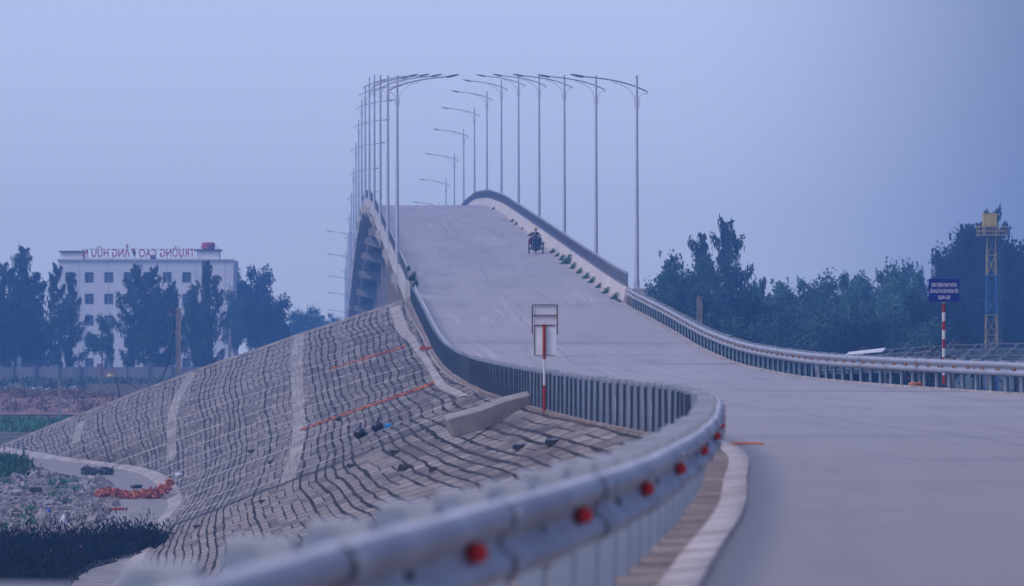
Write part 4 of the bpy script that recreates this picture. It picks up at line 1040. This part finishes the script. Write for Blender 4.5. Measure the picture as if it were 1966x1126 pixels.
# sign seen from behind
TD = 86.5; s2 = empty('road_sign', (px_x(1045, TD), TD, CZ+(HZ-783)*TD/F)); tag(s2, 'back of a white sign on a thin red post in front of the left guardrail', 'sign')
b0 = s2.location.z; Z = lambda p: CZ+(HZ-p)*TD/F-b0; X = lambda p: (p-1045)*TD/F
m = MB(); m.tube([(0, 0, -.3), (0, 0, Z(740))], .032, 8); m.tube([(0, 0, Z(690)), (0, 0, Z(623))], .034, 8); m.build('post', 'red_paint', s2)
m = MB(); m.tube([(0, 0, Z(740)), (0, 0, Z(690))], .028, 8); m.build('post_stripe', 'white_paint', s2)
m = MB(); m.box((X(1047), .06, Z(654)), (X(1068)-X(1027), .015, Z(626)-Z(682))); m.build('panel', 'sign_back', s2); m = MB(); m.box((X(1047), .06, Z(606)), (X(1068)-X(1024), .015, Z(588)-Z(624))); m.build('panel', 'sign_grey', s2)
m = MB(); a, b = X(1022), X(1070)
for q in ((a, 586, 642), (b, 586, 643)): m.tube([(q[0], .03, Z(q[1])), (q[0], .03, Z(q[2]))], .013, 6)
for y in (586, 606): m.tube([(a, .03, Z(y)), (b, .03, Z(y))], .013, 6)
m.tube([(X(1026), .04, Z(625)), (X(1066), .04, Z(625))], .012, 6); m.tube([(X(1026), .04, Z(683)), (X(1066), .04, Z(683))], .009, 6); m.tube([(X(1026), .04, Z(683)), (X(1026), .04, Z(625))], .009, 6)
m.build('frame', 'rust', s2)

# ------------------------------------------------------------------ poles and cables
def upole(px, top, d, r0, label, arm=None, gz=None):
    gz = ground_z(0, d) if gz is None else gz; zt = CZ+(HZ-top)*d/F
    e = empty('utility_pole', (px_x(px, d), d, gz)); h = zt-gz; tag(e, label, 'utility pole'); m = MB()
    m.box((0, 0, h/2), (r0*2, r0*1.2, h)); m.box((-r0*.75, -r0*.7, h/2-.1), (r0*.5, r0*.3, h)); m.box((r0*.75, -r0*.7, h/2-.1), (r0*.5, r0*.3, h)); m.build('pole', 'pole_concrete', e)
    if arm: m = MB(); [m.tube([(0, -.15, h-.25), (-arm, -.15, h-.2-.12*k)], .025, 5) for k in (0, 2)]; m.build('crossarm', 'rust', e)
    return e, h
e, h = upole(343, 592, 300, .17, 'concrete utility pole with hanging black cable left of the bridge slope', .8)
m = MB(); m.tube([(px_x(x, 298), 298, CZ+(HZ-y)*298/F) for x, y in ((334, 602), (335, 625), (331, 660), (322, 700), (312, 725), (300, 738))], .045, 5); o = m.build('hanging_cable', 'cable_black'); tag(o, 'thick black cable hanging from the utility pole down behind the slope', 'cable')
e, h = upole(441, 632, 480, .17, 'small utility pole by the right corner of the white building')
e, h = upole(1343, 570, 232, .15, 'short concrete stub pole beyond the right guardrail')
m = MB(); m.tube([(px_x(x, 231), 231, CZ+(HZ-y)*231/F) for x, y in ((1343, 572), (1349, 575), (1353, 585), (1354, 600), (1357, 640))], .03, 5); m.tube([(px_x(x, 230), 230, CZ+(HZ-y)*230/F) for x, y in ((1346, 574), (1351, 590), (1350, 640))], .022, 5)
o = m.build('hanging_cable', 'cable_black'); tag(o, 'black cables drooping beside the concrete stub pole', 'cable')
e = empty('leaning_post', (px_x(231, 330), 330, GZ)); m = MB(); m.tube([(0, 0, 0), (-.05, 0, 1.6), (-.3, 0, 3.6)], [.09, .08, .04], 6); m.build('post', 'dark_debris', e); tag(e, 'dark leaning wooden post with drooping wires before the field', 'post')
m = MB(); Wd = lambda x, y: (px_x(x, 328), 328, CZ+(HZ-y)*328/F)
m.tube([Wd(*q) for q in ((228, 735), (215, 745), (195, 752), (170, 757), (135, 752), (112, 749), (90, 757), (60, 762))], .02, 4); m.tube([Wd(*q) for q in ((229, 733), (245, 736), (262, 745), (272, 752))], .03, 4)
o = m.build('wire', 'cable_black'); tag(o, 'drooping black wires strung between the leaning post and the fence post', 'wire')
e = MB(); e.box((0, 0, 1.6), (.22, .2, 3.2)); e.box((0, 0, 3.22), (.26, .24, .06)); o = e.build('fence_post', 'pole_concrete', None, loc=(px_x(114, 328), 328, GZ)); tag(o, 'grey concrete fence post in front of the brown earth bank', 'post')
m = MB(); m.tube([(0, 0, 0), (0, 0, 3.2)], .03, 5); m.ball((-.2, 0, 3.45), (.45, .3, .2), 8, 5, .2); o = m.build('yellow_flag', 'hat_straw', None, loc=(px_x(217, 400), 400, ground_z(0, 400)-1)); o.location.z = CZ+(HZ-723)*400/F-3.4; tag(o, 'small yellow cloth on a stick in front of the pinkish wall', 'flag')
for k, (px, tp) in enumerate(((1484, 652), (1495, 645))):
    m = MB(); dd = 205; zt = CZ+(HZ-tp)*dd/F; m.tube([(0, 0, 0), (0, 0, zt-GZ)], .035, 6); m.tube([(0, 0, zt-GZ), (.06, 0, zt-GZ+.03)], .02, 5); o = m.build('thin_pole', 'dark_debris', None, loc=(px_x(px, dd), dd, GZ)); tag(o, ['shorter left', 'taller right'][k]+' of two thin dark poles behind the right guardrail', 'pole')

# ------------------------------------------------------------------ water tower
TWD = 350.0; tw = empty('water_tower', (px_x(1903, TWD), TWD, GZ)); tag(tw, 'thin yellow and blue lattice water tower with a platform in front of dark trees', 'tower')
zT = CZ+(HZ-452)*TWD/F-GZ; nseg = 9
def half(t): return .56-.22*t
for sx_, sy_ in ((-1, -1), (1, -1), (1, 1), (-1, 1)):
    m = MB(); fm = []
    for k in range(nseg):
        a, b = k/nseg, (k+1)/nseg; m.tube([(sx_*half(a), sy_*half(a), zT*a), (sx_*half(b), sy_*half(b), zT*b)], .035, 5); fm += [0 if k % 4 in (0, 3) else 1]*7
    o = m.build('leg', ['tower_yellow', 'tower_blue'], tw); o.data.polygons.foreach_set('material_index', fm)
for col_i, mname in enumerate(('tower_yellow', 'tower_blue')):
    for k in range(nseg):
        m = MB()
        if (0 if k % 4 in (0, 3) else 1) != col_i: continue
        a, b = k/nseg, (k+1)/nseg; A, B = half(a), half(b); za_, zb_ = zT*a, zT*b; C_ = [(-1, -1), (1, -1), (1, 1), (-1, 1)]
        for i in range(4):
            p, q = C_[i], C_[(i+1) % 4]; m.tube([(p[0]*A, p[1]*A, za_), (q[0]*B, q[1]*B, zb_)], .018, 4); m.tube([(p[0]*B, p[1]*B, zb_), (q[0]*B, q[1]*B, zb_)], .024, 4)
            if k % 2: m.tube([(q[0]*A, q[1]*A, za_), (p[0]*B, p[1]*B, zb_)], .018, 4)
        m.build('bracing', mname, tw)
m = MB(); m.box((0, 0, zT), (2.3, 2.0, .07)); m.build('platform', 'tower_yellow', tw)
m = MB()
for z in (.35, .72):
    for a, b in (((-1.12, -.97), (1.12, -.97)), ((1.12, -.97), (1.12, .97)), ((1.12, .97), (-1.12, .97)), ((-1.12, .97), (-1.12, -.97))): m.tube([(*a, zT+z), (*b, zT+z)], .022, 4)
for x in (-1.12, -.56, 0, .56, 1.12):
    for y in (-.97, .97): m.tube([(x, y, zT), (x, y, zT+.72)], .022, 4)
m.build('guard_railing', 'tower_yellow', tw)
m = MB()
for x in (.55, .85): m.tube([(x, -.6, 0), (x, -.6, zT)], .014, 4)
for k in range(40): m.tube([(.55, -.6, k*zT/40), (.85, -.6, k*zT/40)], .01, 4)
m.build('ladder', 'truss_grey', tw)
tn = MB(); tn.box((0, 0, .55), (1.12, 1.1, .98)); tn.box((0, -.555, .55), (.03, .02, .98)); tn.box((0, 0, 1.06), (1.18, 1.16, .05)); tn.box((0, 0, .03), (1.2, 1.0, .07))
o = tn.build('square_tank', 'tank_yellow', None, loc=(px_x(1900, TWD), TWD, GZ+zT+.74)); tag(o, 'square yellow tank on top of the lattice tower', 'water tank')
m = MB()
for a in (-.5, .5):
    for b in (-.45, .45): m.box((a, b, .35), (.06, .06, .66))
m.build('tank_stand', 'tower_yellow', tw, loc=(px_x(1900, TWD)-px_x(1903, TWD), 0, zT+.03))

# ------------------------------------------------------------------ net shed
sh = empty('net_shed', (24, 215, GZ)); tag(sh, 'low shed frame of steel trusses under dark netting beyond the right guardrail', 'shed')
# monopitch roof: front eave low, back ridge high, gable sinking towards its left end
def shp(a, b):   # a 0..1 left to right, b 0..1 front to back
    d = 182+b*66; px = 1560+a*520+ (1-b)*10; x = (px-PCX)*d/F
    top = CZ-(34-4*a)*d/F if False else None
    y = 706-b*46+ (1-a)**3*(26*b+6); z = CZ+(HZ-y)*d/F
    return Vector((x-24, d-215, z-GZ))
m = MB(); n1, n2 = 16, 6
m.v = [tuple(shp(i/n1, j/n2)-Vector((0, 0, .18))) for j in range(n2+1) for i in range(n1+1)]; m.f = [(j*(n1+1)+i, j*(n1+1)+i+1, (j+1)*(n1+1)+i+1, (j+1)*(n1+1)+i) for j in range(n2) for i in range(n1)]
m.build('netting', 'net_green', sh)
m = MB()
for j in range(5):
    b = j/4; m.tube([tuple(shp(i/12, b)) for i in range(13)], .045, 5)
for i in range(14):
    a = i/13-.05; P = [shp(max(min(a+.12*b, 1), 0), b) for b in np.linspace(0, 1, 13)]
    m.tube([tuple(p) for p in P], .05, 5); m.tube([tuple(p-Vector((0, 0, .45))) for p in P], .03, 4)
    for k in range(12): q = P[k]; e_ = P[k+1]; m.tube([tuple(q if k % 2 else q-Vector((0, 0, .45))), tuple(e_-Vector((0, 0, .45)) if k % 2 else e_)], .03, 4)
for i in range(0, 13, 2):
    for b in (.25, .6, 1.0):
        for k in range(1):
            p = shp(i/12, b); q = shp(min(i/12+.04, 1), b); m.tube([tuple(p), tuple((p+q)/2+Vector((0, 0, .32))), tuple(q)], .03, 4)
m.build('truss', 'truss_grey', sh)
for i in range(9):
    for b in (0, 1):
        c = MB(); p = shp(i/8, b); c.tube([(p.x, p.y, 0), (p.x, p.y, p.z)], .07, 6); c.build('column', 'truss_grey', sh)
m = MB(); p0, p1 = shp(.135, .985), shp(.27, .985); p2, p3 = shp(.255, .80), shp(.115, .80); up = Vector((0, 0, .12))
m.add([p0+up, p1+up, p2+up, p3+up, p0+up*1.3, p1+up*1.3, p2+up*1.3, p3+up*1.3], [(3, 2, 1, 0), (4, 5, 6, 7), (0, 1, 5, 4), (1, 2, 6, 5), (2, 3, 7, 6), (3, 0, 4, 7)]); m.build('roof_sheet', 'sheet_white', sh)

# ------------------------------------------------------------------ cargo tricycle and rider
TD = 276.0; tx = px_x(1029, TD); tz = roadz(TD); pitch = math.atan((roadz(TD+2)-roadz(TD-2))/4)
tri = empty('cargo_tricycle', (tx, TD, tz+.01)); tri.rotation_euler = (pitch, 0, 0); tag(tri, 'hand cargo tricycle with a dark navy bin coming down the bridge', 'tricycle')
def wheel(x, y, r, wdt):
    m = MB(); m.tube([(x+0, y+r*math.cos(t), r+.0+r*math.sin(t)) for t in np.linspace(0, 2*PI, 25)], wdt, 6, cap=False); w_ = m.build('wheel', 'tyre', tri)
    h = MB(); h.tube([(x-.05, y, r), (x+.05, y, r)], .035, 8)
    for k in range(10): t = PI*k/5; h.tube([(x, y, r), (x, y+r*.95*math.cos(t), r+r*.95*math.sin(t))], .006, 4)
    h.build('hub', 'truss_grey', w_)
wheel(-.46, 0, .29, .045); wheel(.46, 0, .29, .045); wheel(-.02, 1.35, .27, .03)
m = MB(); m.tube([(-.5, 0, .29), (.5, 0, .29)], .022, 6)
m.tube([(-.34, -.3, .36), (.34, -.3, .36), (.34, .5, .36), (-.34, .5, .36), (-.34, -.3, .36)], .02, 6); m.tube([(0, .5, .36), (-.02, .9, .45), (-.02, 1.35, .27)], .025, 6); m.tube([(-.02, .95, .42), (-.02, 1.0, .80)], .022, 6)
m.tube([(-.22, -.42, .22), (-.22, -.40, .86)], .02, 6); m.build('frame', 'truss_grey', tri)
m = MB(); m.loft([[(-a, -b, z), (a, -b, z), (a*1.05, 0, z), (a, b, z), (-a, b, z), (-a*1.05, 0, z)] for z, a, b in ((.16, .10, .1), (.24, .22, .2), (.29, .40, .28), (.38, .40, .30), (.42, .30, .29), (.85, .37, .34), (.98, .38, .35))], cap=True)
bin_ = m.build('bin', 'bin_navy', tri)
m = MB(); m.loft([[(x, y, z+.98) for x, z in ((-.37*k, 0), (-.33*k, .09), (-.15*k, .15), (.15*k, .15), (.33*k, .09), (.37*k, 0))] for y, k in ((-.37, .96), (-.33, 1), (.33, 1), (.37, .96))], cap=True); m.build('bin_lid', 'bin_navy', bin_)
m = MB(); m.tube([(-.28, -.36, 1.02), (0, -.385, 1.0), (.28, -.36, 1.02)], .016, 5); m.build('bin_rim', 'truss_grey', bin_)
m = MB(); m.tube([(-.52, .42, 1.17), (-.3, .40, 1.16), (0, .46, 1.10), (.3, .40, 1.16), (.40, .42, 1.17)], .018, 6); m.tube([(0, .46, 1.1), (0, .5, .36)], .02, 6); m.build('handlebar', 'rust', tri)
m = MB(); m.box((-.02, 1.02, .82), (.2, .28, .06)); m.tube([(-.02, .85, .82), (-.02, .75, .80)], [.06, .03], 6); m.build('saddle', 'tyre', tri)
m = MB(); m.ball((-.40, .12, .80), (.13, .2, .24), 10, 7, .08); o = m.build('sack', 'sack_maroon', None, smooth=True, loc=(tx, TD, tz)); o.location = (tx, TD+.02, tz); tag(o, 'dark red sack hanging at the left of the tricycle bin', 'sack')
# rider: one continuous skinned body
def skin_body(name, verts, edges, radii, mat, parent, levels=2):
    me = bpy.data.meshes.new(name); me.from_pydata(verts, edges, []); o = bpy.data.objects.new(name, me); COL.objects.link(o); o.parent = parent
    md = o.modifiers.new('skin', 'SKIN'); md.use_smooth_shade = True
    if not me.skin_vertices: me.skin_vertices.new(name='')
    for i, rr in enumerate(radii):
        q = me.skin_vertices[0].data[i]; q.radius = rr if isinstance(rr, tuple) else (rr, rr); q.use_root = (i == 0)
    sb_ = o.modifiers.new('sub', 'SUBSURF'); sb_.levels = levels; sb_.render_levels = levels; me.materials.append(MATS[mat]); return o
rider = empty('person', (tx-.02, TD+1.0, tz+.06)); tag(rider, 'person in a straw hat and dark jacket riding behind the dark bin on the bridge', 'person')
V = [(0, 0, .86), (0, -.03, 1.02), (0, -.08, 1.20), (0, -.12, 1.33), (0, -.13, 1.41), (0, -.15, 1.50), (0, -.16, 1.58),
     (.17, -.11, 1.30), (.30, -.28, 1.13), (.33, -.50, 1.14), (.33, -.58, 1.15), (-.17, -.11, 1.30), (-.34, -.26, 1.12), (-.38, -.48, 1.14), (-.39, -.56, 1.15),
     (.11, 0, .84), (.16, -.38, .80), (.14, -.30, .42), (.14, -.42, .36), (-.11, 0, .84), (-.16, -.36, .62), (-.14, -.18, .24), (-.14, -.30, .18)]
E = [(0, 1), (1, 2), (2, 3), (3, 4), (4, 5), (5, 6), (3, 7), (7, 8), (8, 9), (9, 10), (3, 11), (11, 12), (12, 13), (13, 14), (0, 15), (15, 16), (16, 17), (17, 18), (0, 19), (19, 20), (20, 21), (21, 22)]
R = [(.16, .12), (.145, .11), (.15, .11), (.13, .10), .055, .085, .085, .075, .05, .035, .03, .075, .05, .035, .03, .09, .075, .05, .04, .09, .075, .05, .04]
skin_body('body', V, E, R, 'shirt_dark', rider)
m = MB(); m.ball((0, -.165, 1.53), (.078, .092, .11), 14, 10)
m.tube([(0, -.25, 1.55), (0, -.275, 1.52), (0, -.25, 1.505)], [.01, .016, .01], 6)
for s in (-1, 1): m.ball((s*.08, -.15, 1.53), (.015, .025, .03), 6, 4); m.ball((s*.03, -.245, 1.555), (.012, .008, .008), 6, 4)
for s in (-1, 1):
    hx = .33 if s > 0 else -.39
    m.ball((hx, -.59, 1.15), (.04, .045, .022), 8, 5)
    for k, ln_ in enumerate((.05, .06, .058, .045)): x = hx+(-.03+.02*k); m.tube([(x, -.62, 1.165), (x, -.62-ln_*.5, 1.17), (x, -.62-ln_*.7, 1.135)], [.009, .009, .007], 5)
    m.tube([(hx-s*.035, -.575, 1.145), (hx-s*.055, -.60, 1.13), (hx-s*.05, -.62, 1.12)], [.011, .010, .008], 5)
m.build('skin', 'skin', rider, smooth=True)
m = MB(); m.loft([[(rr*math.cos(t), -.16+rr*.95*math.sin(t), z) for t in np.linspace(0, 2*PI, 17)[:-1]] for z, rr in ((1.585, .20), (1.60, .195), (1.62, .12), (1.68, .10), (1.71, .05))], cap=True); m.build('straw_hat', 'hat_straw', rider)
m = MB(); m.tube([(0, -.17, 1.44), (0, -.18, 1.50)], [.085, .098], 10); m.tube([(-.06, -.22, 1.45), (-.04, -.25, 1.32), (-.03, -.25, 1.2)], [.03, .035, .02], 6); m.tube([(.05, -.22, 1.45), (.02, -.26, 1.36)], [.03, .02], 6); m.build('scarf', 'scarf_white', rider, smooth=True)
m = MB(); m.ball((0, -.135, 1.54), (.084, .085, .105), 12, 8); m.build('hair', 'hair_black', rider, smooth=True)

# ------------------------------------------------------------------ haze
hz = MB(); hz.add([(x, y, z) for z in (GZ-1.0, 30.5) for x, y in ((-1010, -130), (1010, -130), (1010, 1010), (-1010, 1010))], [(3, 2, 1, 0), (4, 5, 6, 7), (0, 1, 5, 4), (1, 2, 6, 5), (2, 3, 7, 6), (3, 0, 4, 7)])
m = bpy.data.materials.new('haze_air'); m.use_nodes = True; nt = m.node_tree; nt.nodes.clear(); MATS['haze_air'] = m
o_ = nt.nodes.new('ShaderNodeOutputMaterial'); pv = nt.nodes.new('ShaderNodeVolumePrincipled'); pv.inputs['Color'].default_value = (.20, .50, 1.0, 1); pv.inputs['Density'].default_value = HAZE; pv.inputs['Anisotropy'].default_value = .0
nt.links.new(pv.outputs[0], o_.inputs['Volume'])
tag(hz.build('haze', 'haze_air'), 'pale blue haze over the whole scene', 'haze', kind='stuff')
